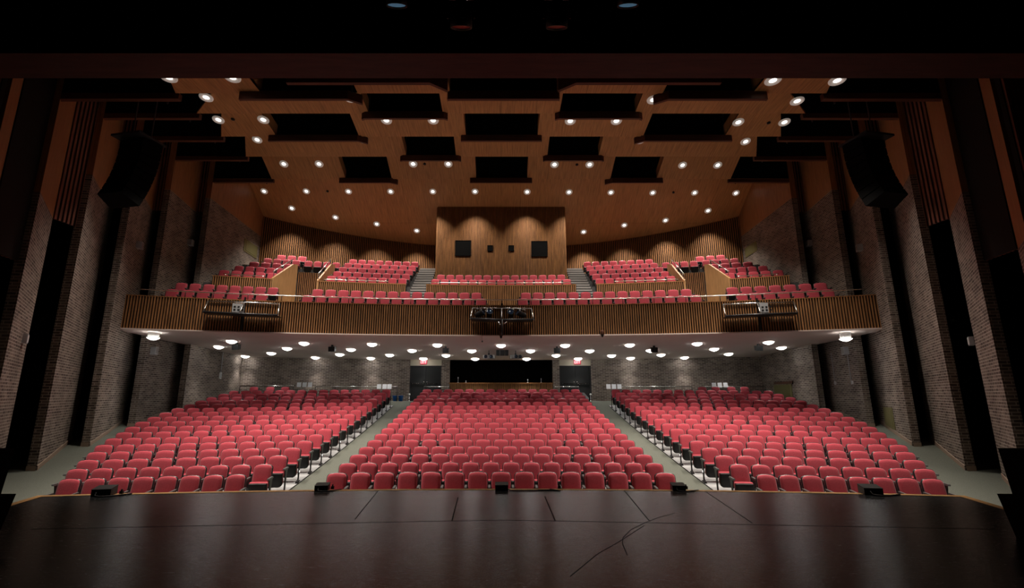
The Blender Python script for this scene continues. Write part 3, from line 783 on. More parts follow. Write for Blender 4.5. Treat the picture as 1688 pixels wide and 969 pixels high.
# ------------------------------------------------------------------ lamps
def aim_matrix(n):
    n = Vector(n).normalized(); return n.to_track_quat('Z', 'Y').to_matrix().to_4x4()
ring_prof = [(.215, .0), (.212, .03), (.19, .05), (.16, .05), (.13, .035), (.095, .015)]
M_ring = {}
spot_data = {}
def lamp_light(key, power, col, size, blend, rad):
    if key not in spot_data:
        l = bpy.data.lights.new(key, 'SPOT'); l.energy = power; l.color = col; l.spot_size = math.radians(size); l.spot_blend = 1.0 if key == 'rear_lamp' else blend; l.shadow_soft_size = rad
        spot_data[key] = l
    o = bpy.data.objects.new('lamp', spot_data[key]); COL.objects.link(o); return o
m_ = MB(); m_.lathe(ring_prof, 20); ME_RING = m_.mesh('trim_ring', ['lamp_ring'])
m_ = MB(); m_.lathe([(.098, .015), (.06, .028), (.001, .034)], 16); ME_LENS = m_.mesh('lens', ['lamp_glow'])
def downlight(P, nrm, label, key, power, size, group, aim=None):
    t = thing('recessed_downlight', label, 'ceiling light', P, 0, group)
    mt = aim_matrix(nrm)
    for nm, me in (('trim_ring', ME_RING), ('lens', ME_LENS)):
        o = bpy.data.objects.new(nm, me); COL.objects.link(o); o.parent = t; o.matrix_local = mt
    l = lamp_light(key, power, LAMP_COL, size, .7, .09); l.parent = t; l.location = Vector(nrm).normalized()*.10
    if aim is not None: l.rotation_euler = Vector(aim).to_track_quat('-Z', 'Y').to_euler()
rows = [[(278, 127), (383, 127), (1274, 132), (1380, 132)],
        [(340, 160), (577, 161), (1077, 164), (1314, 166)],
        [(360, 197), (434, 197), (637, 198), (714, 198), (940, 199), (1016, 199), (1217, 201), (1293, 201)],
        [(424, 230), (598, 230), (1055, 231), (1229, 233)],
        [(468, 270), (526, 270), (681, 270), (739, 270), (914, 271), (972, 271), (1125, 272), (1183, 272)]]
for k, rw in enumerate(rows):
    f = facet_z(k); n = Vector((0, -SEAM[k]['s'], -1))
    for j, (px, py) in enumerate(rw):
        P = hit(px, py, f); downlight(P, n, 'round recessed downlight in ceiling strip %s, %s of %d from the left' % (rowname[k], ORD[j], len(rw)), ['front_lamp', 'front_lamp', 'middle_lamp', 'ceiling_lamp', 'ceiling_lamp'][k], W_CEIL*(1.75 if k < 2 else .85), 72 if k < 2 else (84 if k == 2 else 84), 'downlights of the stepped ceiling', Vector((-P.x*.02, .22, -1)) if k < 2 else (Vector((0, .3, -1)) if k > 2 else None))
nR = Vector((0, -RS, -1))
rr = [(435.5, 315), (505, 315), (574.5, 315.5), (644, 315.5), (713.5, 315.5), (783, 315.5), (869, 316), (938, 316.5), (1007, 317), (1076, 317.5), (1145, 317.5), (1213, 318)]
for j, (px, py) in enumerate(rr):
    e_ = j in (0, 11); P = hit(px, py, rear_z); downlight(P, nR, 'round recessed downlight in the long straight row above the booth, %s from the left' % ORD[j], 'edge_lamp' if e_ else 'rear_lamp', W_BACK, 58 if e_ else 88, 'downlights over the balcony', Vector((-P.x*.03, .05, -1)) if e_ else None)
for side, rr in (('left', [(481, 343), (553, 358), (621, 369), (687, 380)]), ('right', [(962, 382), (1029, 371), (1097, 363), (1167, 347)])):
    for j, (px, py) in enumerate(rr):
        P = hit(px, py, rear_z); downlight(P, nR, 'round recessed downlight in the slanted row %s of the booth, %s from the left' % (side, ORD[j]), 'rear_lamp', W_BACK, 88, 'downlights over the balcony')
# domes under the balcony
m_ = MB(); m_.lathe([(.24, .0), (.255, -.02), (.23, -.03)], 20); ME_DRING = m_.mesh('trim_ring', ['white_metal'])
m_ = MB(); m_.lathe([(.232, -.025), (.20, -.06), (.12, -.10), (.05, -.125), (.001, -.13)], 20); ME_DOME = m_.mesh('lens', ['dome_glow'])
srows = [[(252.7, 557.5), (382, 562), (501.5, 565.3), (613.4, 567), (721, 568.2), (826, 569), (931.5, 568.9), (1037.9, 568.2), (1149, 566), (1266.6, 563.5), (1394, 559.5)],
         [(360.9, 571), (473.6, 573.7), (578.8, 575.5), (679.4, 577.3), (777.7, 577.8), (874.6, 577.8), (971.9, 577.8), (1072, 577), (1176.8, 574.8), (1287.9, 572.4)],
         [(341.7, 578.4), (447.5, 581.6), (560.3, 583.7), (642.6, 584.6), (735.4, 585.3), (916.6, 585.3), (1008, 585.7), (1089.4, 584.2), (1200.5, 582.8), (1305.7, 580)],
         [(404.4, 586.6), (520.1, 589.1), (611.4, 590.3), (698, 591), (783.4, 591.6), (868, 591.6), (952.9, 591.6), (1039.4, 591.2), (1128.2, 590.2)]]
def soff_hit(px, py):
    try: P = hit(px, py, soffit_z, 18, 29)
    except ValueError: P = at(px, py, 28.3)
    if P.y > 28.3:
        k = P.x/P.y; P.y = 28.3; P.x = k*28.3; P.z = soffit_z(P.x, P.y)
    return P
sname = ['front row', 'second row', 'third row', 'rear row']
for k, rw in enumerate(srows):
    for j, (px, py) in enumerate(rw):
        P = soff_hit(px, py)
        P.z = soffit_z(P.x, P.y); drop = 0
        if k == 0 and j in (0, 10):
            P = at(px, py-2, 19.75); drop = soffit_z(P.x, P.y) - P.z
        t = thing('dome_light', 'bright dome light under the balcony, %s, %s from the left' % (sname[k], ORD[j]), 'ceiling light', P, 0, 'dome lights under the balcony')
        for nm, me in (('trim_ring', ME_DRING), ('lens', ME_DOME)):
            o = bpy.data.objects.new(nm, me); COL.objects.link(o); o.parent = t
        if drop > .02:
            mb = MB(); mb.lathe([(.20, 0), (.20, drop)], 16); mb.build('collar', ['white_metal'], t)
        l = lamp_light('soffit_lamp', W_SOFF, SOFF_COL, 76, .8, .12); l.parent = t; l.location = (0, 0, -.16)
# small black sprinkler / sensor discs
for j, (px, py, k) in enumerate([(384, 196, 2), (1267, 202, 2), (540, 315, 9), (1110, 317, 9), (700, 270, 4), (951, 271, 4)]):
    P = hit(px, py, rear_z if k == 9 else facet_z(k)); n = nR if k == 9 else Vector((0, -SEAM[k]['s'], -1))
    mb = MB(); mb.lathe([(.07, 0), (.075, .03), (.04, .05), (.001, .055)], 12)
    o = mb.build('ceiling_sensor', ['black_plastic']); o.matrix_world = Matrix.Translation(P) @ aim_matrix(n)
    tag(o, 'tiny black ceiling sensor, %s strip, %s of centre' % ({2: 'third', 4: 'fifth', 9: 'rear'}[k], 'left' if px < 826 else 'right'), 'sensor')

# ------------------------------------------------------------------ things on the balcony front
def bal_pt(px, py, out=0.):
    """point where the sight line meets the balcony front, set 'out' metres in front of it"""
    k, e = ray(px, py); y = BAL_R
    for _ in range(30): y = arc(k*y, BAL_R) - out
    return Vector((k*y, y, EYE + e*y))
def pipe_frame(pxs, top_y, bar_y, label, extras):
    """lighting frame: rail on the slatted front, three arms and a black tray bar"""
    xa, xm, xb = pxs
    A, M_, B = [bal_pt(p, y, .06) for p, y in zip(pxs, top_y)]
    t = thing('lighting_frame', label, 'lighting frame', M_, 0)
    rel = lambda v: Vector(v) - M_
    ins = [bal_pt(p, y, .62) for p, y in zip(extras, bar_y)]
    mb = MB(); mb.tube([rel(A), rel(M_), rel(B)], .03, 8); mb.build('top_rail', ['chrome'], t)
    for a, b in zip((A, M_, B), ins):
        mb = MB(); mb.tube([rel(a), rel(b)], .032, 8); mb.build('arm', ['chrome'], t)
    mb = MB(); mb.tube([rel(p) for p in ins], .045, 8)
    for p, q in ((ins[0], ins[1]), (ins[1], ins[2])):
        p, q = rel(p), rel(q); d = (q-p); n = Vector((d.y, -d.x, 0)).normalized()*-1
        c = (p+q)/2 + n*.29 + Vector((0, 0, -.02)); mb.obox(c, d/2, n*.26, (0, 0, .015))
    mb.build('tray_bar', ['black_satin'], t)
    for a in (M_,):
        mb = MB(); c = rel(a); mb.box(c.x-.03, c.x+.03, c.y-.0, c.y+.06, FB+.1-M_.z, c.z+.22); mb.build('upright', ['black_satin'], t)
    return t
pipe_frame((343, 403, 461), (496, 498, 501), (514, 517, 519.5), 'black lighting frame on the left of the balcony front', (335, 394, 458))
pipe_frame((1192, 1249, 1308), (501.5, 499.5, 497.5), (521, 518, 516), 'black lighting frame on the right of the balcony front', (1196, 1254, 1315))
pipe_frame((779, 827, 876), (507.5, 508, 508.5), (525, 527, 526.5), 'black lighting frame with spotlights at the middle of the balcony front', (775.5, 827, 879.5))
for side, (p0, p1, q0, q1) in (('left', (384, 402, 500, 515)), ('right', (1251, 1267, 500, 515))):
    A, B = bal_pt(p0, q0, .1), bal_pt(p1, q1, .1); c = (A+B)/2
    t = thing('connection_box', 'grey perforated connection box on the %s lighting frame' % side, 'box', c, math.atan2(-c.x/R_BAL, 1))
    hw, hh = abs(B.x-A.x)/2, abs(A.z-B.z)/2
    mb = MB(); mb.box(-hw, hw, -.06, .05, -hh, hh); mb.build('casing', ['silver_case'], t)
    for r_ in range(2):
        for c_ in range(3):
            mb = MB(); mb.box(-hw+.06+c_*.15, -hw+.14+c_*.15, -.07, -.055, -hh+.06+r_*.13, -hh+.13+r_*.13); mb.build('socket', ['black_plastic'], t)
# four spotlights in the middle frame
def spotlight(P, label, yaw, pitch):
    t = thing('spotlight', label, 'stage light', P, 0, 'spotlights on the balcony front')
    m = Matrix.Rotation(yaw, 4, 'Z') @ Matrix.Rotation(pitch, 4, 'X')
    mb = MB(); mb.lathe([(.04, -.22), (.11, -.18), (.125, -.05), (.13, .12), (.15, .14), (.15, .24), (.135, .24), (.13, .15)], 14, 0, Matrix.Translation((0, 0, -.22)) @ m @ Matrix.Rotation(math.pi/2, 4, 'X')); mb.build('body', ['black_satin'], t)
    mb = MB(); mb.lathe([(.128, .2), (.07, .215), (.001, .22)], 14, 0, Matrix.Translation((0, 0, -.22)) @ m @ Matrix.Rotation(math.pi/2, 4, 'X')); mb.build('lens', ['lens_glass'], t)
    mb = MB(); mb.tube([(-.17, 0, -.22), (-.17, 0, -.05), (-.1, 0, 0), (.1, 0, 0), (.17, 0, -.05), (.17, 0, -.22)], .014, 6); mb.build('yoke', ['chrome'], t)
    mb = MB(); mb.box(-.03, .03, -.04, .04, 0, .1); mb.build('clamp', ['chrome'], t)
for px, py, yaw, nm in ((790, 510, 1.1, 'leftmost'), (806.5, 510, .1, 'second from the left'), (842.5, 510.5, -.1, 'third from the left'), (860, 511, -1.1, 'rightmost')):
    spotlight(bal_pt(px, py-1, .22), 'black spotlight hanging in the middle lighting frame, %s' % nm, yaw, -.35)
P = bal_pt(828, 527, .66)
t = thing('microphone_bar', 'silver cross bar on a black pole hanging from the middle lighting frame', 'microphone bar', P)
mb = MB(); mb.tube([(0, 0, .0), (0, 0, -.7)], .03, 8); mb.build('pole', ['black_satin'], t)
mb = MB(); mb.tube([(-.18, -.02, -.08), (-.08, -.02, -.22)], .025, 6); mb.tube([(.2, -.02, -.1), (.08, -.02, -.17)], .025, 6); mb.build('microphone', ['chrome'], t)
# dome cameras under the front edge
for px, nm in ((826, 'middle'), (993, 'right part')):
    P = bal_pt(px, 553, .05) if px == 826 else bal_pt(px, 551, .05)
    t = thing('security_camera', 'small dark camera on the lower edge of the balcony front, %s' % nm, 'camera', P)
    mb = MB(); mb.lathe([(.07, .18), (.09, .12), (.09, 0), (.06, -.01)], 12, 0, None, True); mb.build('mount', ['lip_wood'], t)
    mb = MB(); mb.lathe([(.06, -.01), (.055, -.08), (.03, -.12), (.001, -.13)], 12); mb.build('dome', ['black_satin'], t)
P = bal_pt(795, 551, .08); t = thing('hanging_microphone', 'tiny dark microphone hanging on a wire below the balcony front', 'microphone', P)
mb = MB(); mb.tube([(0, 0, .1), (0, 0, -.28)], .006, 5); mb.build('wire', ['black_plastic'], t)
mb = MB(); mb.lathe([(.001, -.36), (.03, -.34), (.03, -.29), (.01, -.27)], 8); mb.build('capsule', ['black_satin'], t)
# front safety rail of the balcony
t = thing('safety_rail', 'long steel safety rail along the top of the balcony front', 'railing', (0, BAL_R, FT))
mb = MB(); mb.tube([(x, y-BAL_R+.15, .30) for x, y in arcpts(BAL_R, -15.0, 15.0, 60)], .022, 8); mb.build('rail', ['chrome'], t)
for px in (240, 300, 347, 405, 461, 519, 573, 625, 676, 777, 827, 876, 978, 1028, 1080, 1133, 1190, 1249, 1308, 1360, 1410):
    x = bal_pt(px, 495).x; mb = MB(); mb.tube([(x, arc(x, BAL_R)-BAL_R+.15, .02), (x, arc(x, BAL_R)-BAL_R+.15, .30)], .016, 6); mb.build('post', ['black_satin'], t)
# rails on the low rear walls
for (a, b, nm) in ((-9.6, -6.2, 'left section'), (6.2, 9.6, 'right section'), (-3.9, 3.9, 'centre section'), (-14.3, -12.4, 'far left section'), (12.4, 14.3, 'far right section')):
    t = thing('handrail', 'steel handrail on the low slatted wall of the balcony %s' % nm, 'handrail', ((a+b)/2, arc((a+b)/2, 25.9), 8.70))
    mb = MB(); mb.tube([(x-(a+b)/2, y-arc((a+b)/2, 25.9), .12) for x, y in arcpts(25.9, a, b, 12)], .022, 8); mb.build('rail', ['chrome'], t)
    for q in (.05, .35, .65, .95):
        x = a+(b-a)*q; y = arc(x, 25.9); mb = MB(); mb.tube([(x-(a+b)/2, y-arc((a+b)/2, 25.9), -.02), (x-(a+b)/2, y-arc((a+b)/2, 25.9), .12)], .014, 6); mb.build('post', ['chrome'], t)
# dark stepped side aisles of the balcony with pale nosings
for sg, side in ((-1, 'left'), (1, 'right')):
    t = thing('staircase', 'dark stepped side aisle along the brick wall on the %s of the balcony' % side, 'stairs', (sg*14.9, 24.2, ZX))
    for k in range(12):
        y0 = .25 + k*.34; w0 = .62 if k < 4 else .5 + .03*k
        mb = MB(); x0, x1 = sorted((sg*.2, sg*(.2-w0-.25))); mb.box(x0, x1, y0, y0+.36, -.3, .2*(k+1)); mb.build('tread', ['carpet_dark'], t)
        mb = MB(); mb.box(x0, x1, y0-.01, y0+.05, .2*(k+1)-.01, .2*(k+1)+.012); mb.build('nosing', ['black_satin'], t)

# ------------------------------------------------------------------ under the balcony
for j, (px, py) in enumerate([(390, 568), (547.8, 571.5), (735, 574), (918, 574), (1078, 572.8), (1250, 569.8)]):
    P = soff_hit(px, py-3); P.z = soffit_z(P.x, P.y)
    t = thing('ceiling_speaker', 'small black speaker box under the balcony, %s from the left' % ORD[j], 'speaker', P, 0, 'small speakers under the balcony')
    mb = MB(); mb.xprism([(-.12, -.10), (.14, -.06), (.14, -.30), (-.08, -.34)], -.15, .15); mb.build('cabinet', ['black_plastic'], t)
    mb = MB(); mb.box(-.04, .04, -.03, .07, -.12, .02); mb.build('bracket', ['black_plastic'], t)
for j, (px, sg) in enumerate(((806, -1), (850, 1))):
    Y = 25.2; P = at(px, 588, Y); top = soffit_z(P.x, Y)
    t = thing('projector', 'pale video projector hanging under the balcony, %s of the two' % ('left' if sg < 0 else 'right'), 'projector', P)
    mb = MB(); mb.loft([[(x, y, z) for x, y in ((-.30, -.14), (-.26, -.2), (.26, -.2), (.30, -.14), (.30, .25), (-.30, .25))] for z in (-.10, .09)], 0, True, True, False); mb.build('case', ['silver_case'], t)
    for lx in (-.16, .12) if sg < 0 else (.02, .24):
        mb = MB(); mb.lathe([(.085, .0), (.09, .05), (.07, .06), (.06, .03), (.001, .035)], 14, 0, Matrix.Translation((lx, -.20, 0)) @ Matrix.Rotation(math.pi/2, 4, 'X')); mb.build('lens', ['lens_glass'], t)
    mb = MB(); mb.tube([(0, 0, .08), (0, 0, top-P.z-.01)], .02, 8); mb.lathe([(.06, .09), (.03, .2)], 10); mb.build('pole', ['black_satin'], t)
Y = 25.2; P = at(828, 581, Y); top = soffit_z(P.x, Y)
t = thing('speaker_cluster', 'cluster of small black boxes on a grey bracket between the two projectors', 'speaker', P)
mb = MB(); mb.box(-.34, .34, -.02, .02, .12, .2); mb.box(-.3, -.26, -.02, .02, .2, top-P.z); mb.box(.26, .3, -.02, .02, .2, top-P.z); mb.build('bracket', ['silver_case'], t)
for x, w_ in ((-.23, .09), (0, .12), (.23, .09)):
    mb = MB(); mb.box(x-w_, x+w_, -.12, .12, -.16, .12); mb.build('cabinet', ['black_plastic'], t)
# rails at the back of the main floor
def floor_rail(px0, px1, py, Y, nm):
    A, B = at(px0, py, Y), at(px1, py, Y); c = (A+B)/2; g = fz(c.x, Y)
    t = thing('handrail', 'silver handrail at the back of the main floor, %s' % nm, 'handrail', (c.x, Y, g))
    mb = MB(); mb.tube([(A.x-c.x, 0, A.z-g), (B.x-c.x, 0, B.z-g)], .028, 8); mb.build('rail', ['chrome'], t)
    n = max(2, int((B.x-A.x)/1.6)+1)
    for i in range(n):
        x = (A.x-c.x) + (B.x-A.x)*i/(n-1); mb = MB(); mb.tube([(x, 0, -.05), (x, 0, A.z-g)], .018, 6); mb.build('post', ['black_satin'], t)
floor_rail(396, 484, 636, 27.4, 'behind the far left seats'); floor_rail(520, 655, 637, 27.4, 'behind the left block')
floor_rail(699, 740, 637.4, 27.6, 'left of the control counter'); floor_rail(914, 954, 637.4, 27.6, 'right of the control counter')
floor_rail(1023, 1140, 637, 27.4, 'behind the right block'); floor_rail(1160, 1262, 637, 27.4, 'behind the far right seats')
def paper(px, py, Y, label, hgt=.30, tilt=.1):
    P = at(px, py, Y); mb = MB(); mb.box(-.12, .12, -.004, .004, -hgt/2, hgt/2); o = mb.build('paper_sheet', ['paper']); o.location = P; o.rotation_euler = (-tilt, 0, 0)
    tag(o, label, 'paper', 'white sheets hung on the rear rails')
for base, Y, nm, py in (((493, 502, 511), 27.35, 'behind the left block, middle', 634), ((625, 634, 642), 27.35, 'behind the left block by the aisle', 637), ((1003, 1012, 1021), 27.35, 'behind the right block by the aisle', 637), ((1177, 1186.5, 1196), 27.35, 'behind the right block, middle', 634.5)):
    for px, q in zip(base, ('left', 'middle', 'right')):
        paper(px, py, Y, 'white sheet on the rear rail %s, %s of three' % (nm, q), .26)
for px, side in ((674.5, 'left'), (974, 'right')):
    P = at(px, 660, BACK_Y-.5); g = FLB
    t = thing('post', 'short silver post beside the %s rear doors' % side, 'post', (P.x, BACK_Y-.5, g))
    mb = MB(); mb.lathe([(.05, 0), (.05, .02), (.02, .03), (.02, .34)], 10); mb.build('stem', ['chrome'], t)
    mb = MB(); mb.lathe([(.001, .44), (.05, .42), (.06, .37), (.03, .33)], 12); mb.build('knob', ['white_metal'], t)
for j, px in enumerate((651, 660.8)):
    P = at(px, 656, 28.0); g = fz(P.x, 28.0)
    t = thing('bucket', 'blue plastic bucket against the rear wall, %s of the pair' % ('left', 'right')[j], 'bucket', (P.x, 28.0, g))
    mb = MB(); mb.lathe([(.001, 0), (.10, .0), (.14, .30), (.145, .32), (.13, .31), (.09, .03)], 16); mb.build('body', ['blue_plastic'], t)
    mb = MB(); mb.tube([(-.14*math.cos(a), -.03-.08*math.sin(a), .3-.06*math.sin(a)) for a in [math.pi*i/8 for i in range(9)]], .008, 6); mb.build('handle', ['black_plastic'], t)
P = at(961, 655, 28.2); t = thing('bag', 'grey cloth bag leaning beside the right rear doors', 'bag', (P.x, 28.2, FLB-.02))
mb = MB(); mb.loft([[(s*x*.3, y*.2, z) for x, y in ((-1, -1), (1, -1), (1, 1), (-1, 1))] for s, z in ((1, 0), (1.0, .2), (.55, .36), (.15, .5))], 0, True, True, False); mb.build('body', ['silver_case'], t)
# microphones on the counter
for px, h in ((755, .32), (768, .12), (870, .2), (892, .25)):
    P = at(px, 631, BACK_Y); mb = MB(); mb.lathe([(.06, 0), (.05, .02), (.012, .03), (.012, h-.08), (.03, h-.06), (.03, h), (.001, h+.01)], 10)
    o = mb.build('desk_lamp', ['silver_case']); o.location = (P.x, BACK_Y, ct+.03)
    tag(o, 'small grey stand on the control counter, %s' % {755: 'tall one on the left', 768: 'short one on the left', 870: 'short one on the right', 892: 'tall one on the right'}[px], 'stand')

# ------------------------------------------------------------------ things on the side walls
def on_fin(px, py, k, sg):
    (x0, y0) = FIN[k]; y1 = y0+3; x1 = x0+SLOPE[k]*3
    return hitplane(px, py, (sg*x0, y0), (sg*x1, y1))
def wall_box(px, py, k, sg, hw, hh, name, mats, label, cat, dp=.08, conduit=0):
    P = on_fin(px, py, k, sg); a = math.atan2(1, SLOPE[k])
    t = thing(name, label, cat, P, (math.pi/2 + (-(math.pi/2-a)) + 0) if sg > 0 else -(math.pi/2 - (math.pi/2-a)), None)
    # local x runs along the wall, local -y faces the room
    t.rotation_euler = (0, 0, math.atan2(-1, -SLOPE[k]) if sg > 0 else math.atan2(1, -SLOPE[k]))
    mb = MB(); mb.box(-hw, hw, -dp, .01, -hh, hh); mb.build('casing', mats[:1], t)
    mb = MB(); mb.box(-hw*.75, hw*.75, -dp-.01, -dp+.002, -hh*.75, hh*.75); mb.build('cover', mats[-1:], t)
    if conduit:
        mb = MB(); z0, z1 = (hh, hh+conduit) if conduit > 0 else (-hh+conduit, -hh); mb.tube([(0, -.03, z0), (0, -.03, z1)], .018, 6); mb.build('conduit', ['silver_case'], t)
    return t
wall_box(38, 558, 1, -1, .12, .13, 'wall_box', ['silver_case', 'white_metal'], 'small white box on the nearest lit brick fin on the left', 'wall box', .1)
wall_box(1604, 562, 1, 1, .12, .13, 'wall_box', ['silver_case', 'white_metal'], 'small white box on the nearest lit brick fin on the right', 'wall box', .1)
wall_box(226, 404, 3, -1, .16, .14, 'wall_speaker', ['silver_case', 'grey_plastic'], 'pale wall speaker on the brick left of the balcony, nearer one', 'speaker', .2)
wall_box(311, 400, 4, -1, .16, .14, 'wall_speaker', ['silver_case', 'grey_plastic'], 'pale wall speaker on the brick left of the balcony, farther one', 'speaker', .2)
wall_box(1421, 408, 3, 1, .16, .14, 'wall_speaker', ['silver_case', 'grey_plastic'], 'pale wall speaker on the brick right of the balcony, nearer one', 'speaker', .2)
wall_box(1337, 401, 4, 1, .16, .14, 'wall_speaker', ['silver_case', 'grey_plastic'], 'pale wall speaker on the brick right of the balcony, farther one', 'speaker', .2)
wall_box(250.5, 578, 4, -1, .13, .17, 'wall_speaker', ['silver_case', 'grey_plastic'], 'grey wall speaker under the balcony on the left', 'speaker', .2)
wall_box(1397, 578, 4, 1, .13, .17, 'wall_speaker', ['silver_case', 'grey_plastic'], 'grey wall speaker under the balcony on the right', 'speaker', .2, -1.3)
wall_box(362.5, 619, 5, -1, .08, .17, 'wall_switch', ['white_metal', 'silver_case'], 'pale wall box under a thin conduit below the left of the balcony', 'wall box', .06, 1.1)
wall_box(1378, 631, 4, 1, .05, .08, 'wall_switch', ['white_metal', 'silver_case'], 'small pale switch under a conduit below the right of the balcony, left one', 'wall box', .05, 1.3)
wall_box(1406, 630, 4, 1, .06, .07, 'wall_switch', ['white_metal', 'silver_case'], 'small pale switch under a conduit below the right of the balcony, right one', 'wall box', .05)
wall_box(1466, 689, 3, 1, .62, .42, 'access_panel', ['olive_paint', 'olive_paint'], 'olive painted panel low on the right brick fin', 'panel', .02)
wall_box(1291, 645, 5, 1, .95, .36, 'access_panel', ['olive_paint', 'olive_paint'], 'olive painted panel low on the right wall under the balcony', 'panel', .02)
wall_box(1291, 631, 5, 1, 1.0, .06, 'notice_board', ['lip_wood', 'lip_wood'], 'dark board above the olive panel under the balcony', 'board', .03)
wall_box(413, 410, 5, -1, .9, .38, 'access_panel', ['olive_paint', 'olive_paint'], 'olive painted panel on the brick beside the left balcony seats', 'panel', .02)
wall_box(1238, 411, 5, 1, .8, .30, 'access_panel', ['olive_paint', 'olive_paint'], 'olive painted panel on the brick beside the right balcony seats', 'panel', .02)
# red fixtures glinting in the dark slots
for px, py, k, sg, nm in ((78, 525, 1, -1, 'left'), (1564, 527, 1, 1, 'right')):
    P = at(px, py, FIN[k+1][1]+.95)
    t = thing('side_light', 'dark reddish stage light inside the nearest black wall slot on the %s' % nm, 'stage light', P)
    mb = MB(); mb.lathe([(.05, .25), (.13, .2), (.14, 0), (.12, 0), (.11, .05), (.001, .07)], 12, 0, Matrix.Rotation(math.pi/2, 4, 'X') @ Matrix.Translation((0, 0, .0))); mb.build('body', ['black_satin'], t)
    mb = MB(); mb.lathe([(.12, .0), (.001, .005)], 12, 0, Matrix.Rotation(math.pi/2, 4, 'X')); mb.build('gel', ['red_gel'], t)
    mb = MB(); mb.tube([(0, .04, .1), (0, .04, .9)], .025, 6); mb.build('pipe', ['black_satin'], t)

# ------------------------------------------------------------------ hanging loudspeaker arrays
def line_array(sg, side):
    Y = 13.0; top = at(1425 if sg > 0 else 232, 236, Y)
    t = thing('loudspeaker_array', 'large black curved loudspeaker array hanging high on the %s' % side, 'loudspeaker', top, sg*.2)
    x, y, z, a = 0., 0., 0., math.radians(0)
    for i in range(8):
        h = .245; d = .55
        # each cabinet a wedge, turning further down than the one above
        m = Matrix.Translation((x, y, z)) @ Matrix.Rotation(-a, 4, 'X')
        mb = MB(); wq = .50
        mb.add([m @ Vector(p) for p in ((-wq, d*.5, 0), (wq, d*.5, 0), (wq*.82, -d*.5, -.02), (-wq*.82, -d*.5, -.02), (-wq, d*.5, -h), (wq, d*.5, -h), (wq*.82, -d*.5, -h+.02), (-wq*.82, -d*.5, -h+.02))],
               [(0, 1, 2, 3), (7, 6, 5, 4), (0, 4, 5, 1), (1, 5, 6, 2), (2, 6, 7, 3), (3, 7, 4, 0)])
        mb.build('cabinet', ['black_paint_and_shade'], t)
        nv = m @ Vector((0, 0, -h-.012)); x, y, z = nv; a += math.radians(3.2)
    mb = MB(); mb.box(-.5, .5, -.5, .4, .02, .08); mb.build('rigging_frame', ['black_satin'], t)
    for q in (-.35, .35):
        mb = MB(); mb.tube([(q, 0, .05), (q, 0, ROOF-top.z)], .018, 6); mb.build('chain', ['black_satin'], t)
line_array(-1, 'left'); line_array(1, 'right')

# ------------------------------------------------------------------ things on the stage
def footbox(px, py, label, cab, sc=1.0):
    k, e = ray(px, py); Y = (STAGE_Z-EYE)/e + .1; x = k*Y
    t = thing('floor_box', label, 'monitor box', (x, Y, STAGE_Z), -x*.03, 'black boxes along the stage edge')
    t.scale = (sc, sc, sc)
    mb = MB(); mb.loft([[(-.14, -.10, 0), (.14, -.10, 0), (.14, .10, 0), (-.14, .10, 0)], [(-.14, -.10, .10), (.14, -.10, .10), (.14, .10, .135), (-.14, .10, .135)]], 0, True, True, False); mb.build('case', ['black_satin'], t)
    mb = MB(); mb.loft([[(-.143, -.103, .10), (.143, -.103, .10), (.143, .103, .135), (-.143, .103, .135)], [(-.143, -.103, .108), (.143, -.103, .108), (.143, .103, .143), (-.143, .103, .143)]], 0, True, True, False); mb.build('lid', ['black_plastic'], t)
    mb = MB(); mb.box(-.11, -.02, -.106, -.098, .02, .08); mb.build('socket_plate', ['black_plastic'], t)
    if cab:
        pts = [(-.06, -.11, .06), (-.05, -.16, .02), (.05, -.2, .012), (.18, -.17, .012), (.3, -.1, .012), (.42, -.02, .012)] if cab == 1 else [(.10, -.11, .03), (.2, -.15, .012), (.5, -.19, .012), (.8, -.12, .012), (1.1, -.1, .012), (1.22, -.16, .012), (1.05, -.02, .012)]
        sm = []
        for i in range(len(pts)-1):
            for q in range(4): sm.append(Vector(pts[i]).lerp(Vector(pts[i+1]), q/4))
        sm.append(Vector(pts[-1])); mb = MB(); mb.tube(sm, .011, 6); mb.build('cable', ['black_plastic'], t)
footbox(171, 818, 'black box on the stage edge, leftmost of the five', 1)
footbox(531, 809.5, 'black box on the stage edge beside the left aisle', 1, .8)
footbox(827, 808.5, 'black box on the stage edge in the middle', 2, .8)
footbox(1118, 809.5, 'black box on the stage edge beside the right aisle', 1, .8)
footbox(1436, 816, 'black box on the stage edge, rightmost of the five', 1)
for px, py, nm in ((200, 814, 'by the leftmost box'), (548, 806, 'by the left aisle'), (922, 805, 'right of the middle'), (1131, 806, 'by the right aisle')):
    k, e = ray(px, py); Y = (STAGE_Z-EYE)/e; mb = MB(); mb.box(-.025, .025, -.02, .02, 0, .05); mb.lathe([(.012, .05), (.014, .075), (.001, .08)], 8)
    o = mb.build('cable_plug', ['black_plastic']); o.location = (k*Y, Y, STAGE_Z); tag(o, 'small black plug on the stage edge, %s' % nm, 'plug')
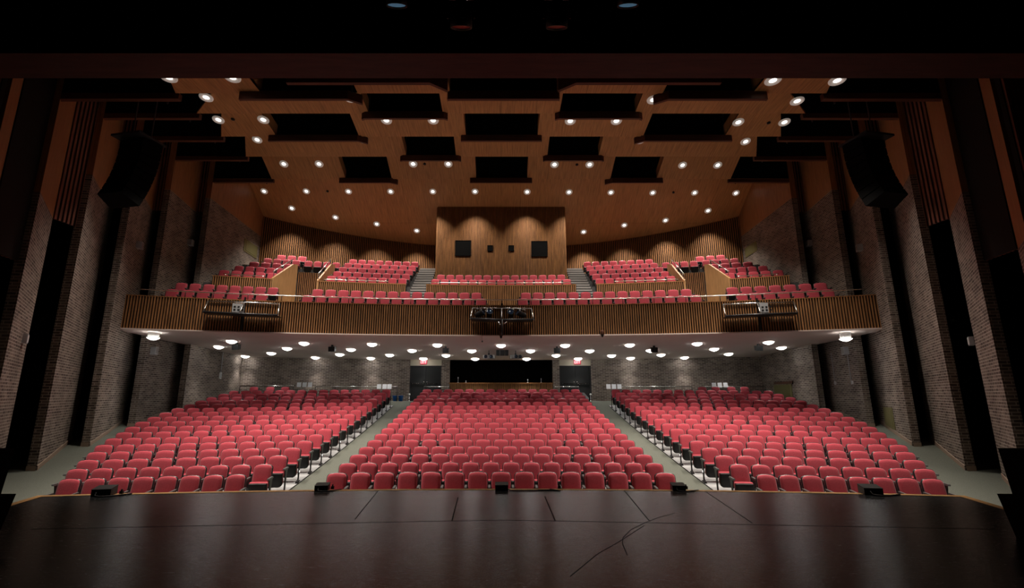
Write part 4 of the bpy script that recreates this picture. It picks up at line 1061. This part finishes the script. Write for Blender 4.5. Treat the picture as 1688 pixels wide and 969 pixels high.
for sg, side in ((-1, 'left'), (1, 'right')):
    t = thing('monitor_speaker', 'large black wedge loudspeaker standing on the %s edge of the stage' % side, 'loudspeaker', (6.40 if sg > 0 else -6.27, 5.6, STAGE_Z))
    mb = MB(); mb.loft([[(-.44, -.38, 0), (.44, -.38, 0), (.44, .38, 0), (-.44, .38, 0)], [(-.56, -.38, .48), (.56, -.38, .48), (.56, .38, .48), (-.56, .38, .48)]], 0, True, True, False); mb.build('cabinet', ['black_paint_and_shade'], t)
    mb = MB(); mb.box(-.42, .42, .38, .40, .05, .44); mb.build('grille', ['black_plastic'], t)
    t = thing('loudspeaker', 'black upright loudspeaker stacked on the wedge at the %s of the stage' % side, 'loudspeaker', (6.40 if sg > 0 else -6.27, 5.6, STAGE_Z+.48))
    mb = MB(); mb.loft([[(-.46, -.34, 0), (.46, -.34, 0), (.42, .34, 0), (-.42, .34, 0)], [(-.52, -.34, .52), (.52, -.34, .52), (.48, .34, .52), (-.48, .34, .52)]], 0, True, True, False); mb.build('cabinet', ['black_paint_and_shade'], t)
    mb = MB(); mb.box(-.4, .4, .34, .36, .05, .46); mb.build('grille', ['black_plastic'], t)
# dark scuffed lines in the boards right of centre
for run in ([(1112, 846), (1085, 853), (1062, 862), (1040, 873), (1027, 886), (1026, 896), (1034, 915)], [(1062, 866), (1020, 893), (985, 913), (940, 950)]):
    mb = MB()
    for p, q in zip(run, run[1:]):
        a, b = Vector((*st(*p), STAGE_Z+.002)), Vector((*st(*q), STAGE_Z+.002)); d = (b-a).normalized(); n = Vector((-d.y, d.x, 0))*.0035
        mb.quad(a-n, b-n, b+n, a+n)
    struct(mb, 'trim', ['seam_black'], 'dark scuffed line in the stage boards right of centre')

# ------------------------------------------------------------------ stage lights above the camera side, almost lost in the dark
def par(px, py, label, mat):
    P = at(px, py, 5.6)
    t = thing('stage_lantern', label, 'stage light', P, 0, 'lanterns hung over the stage')
    mb = MB(); mb.lathe([(.06, .22), (.13, .16), (.15, 0), (.15, -.12), (.135, -.12), (.13, 0), (.001, .02)], 14, 0, Matrix.Rotation(.5, 4, 'X')); mb.build('body', ['black_satin'], t)
    mb = MB(); mb.lathe([(.132, -.1), (.001, -.1)], 14, 0, Matrix.Rotation(.5, 4, 'X')); mb.build('lens', [mat], t)
    mb = MB(); mb.tube([(-.18, 0, 0), (-.18, 0, .3), (.18, 0, .3), (.18, 0, 0)], .015, 6); mb.tube([(0, 0, .3), (0, 0, .55)], .02, 6); mb.build('yoke', ['black_satin'], t)
for px, py, nm, mt in ((760, 30, 'reddish one left of centre', 'red_gel'), (918, 30, 'reddish one right of centre', 'red_gel'), (653, 2, 'bluish one on the left', 'blue_led'), (1036, 2, 'bluish one on the right', 'blue_led')):
    par(px, py - (8 if mt == 'blue_led' else 0), 'dim stage lantern high in the dark above the header, %s' % nm, mt)
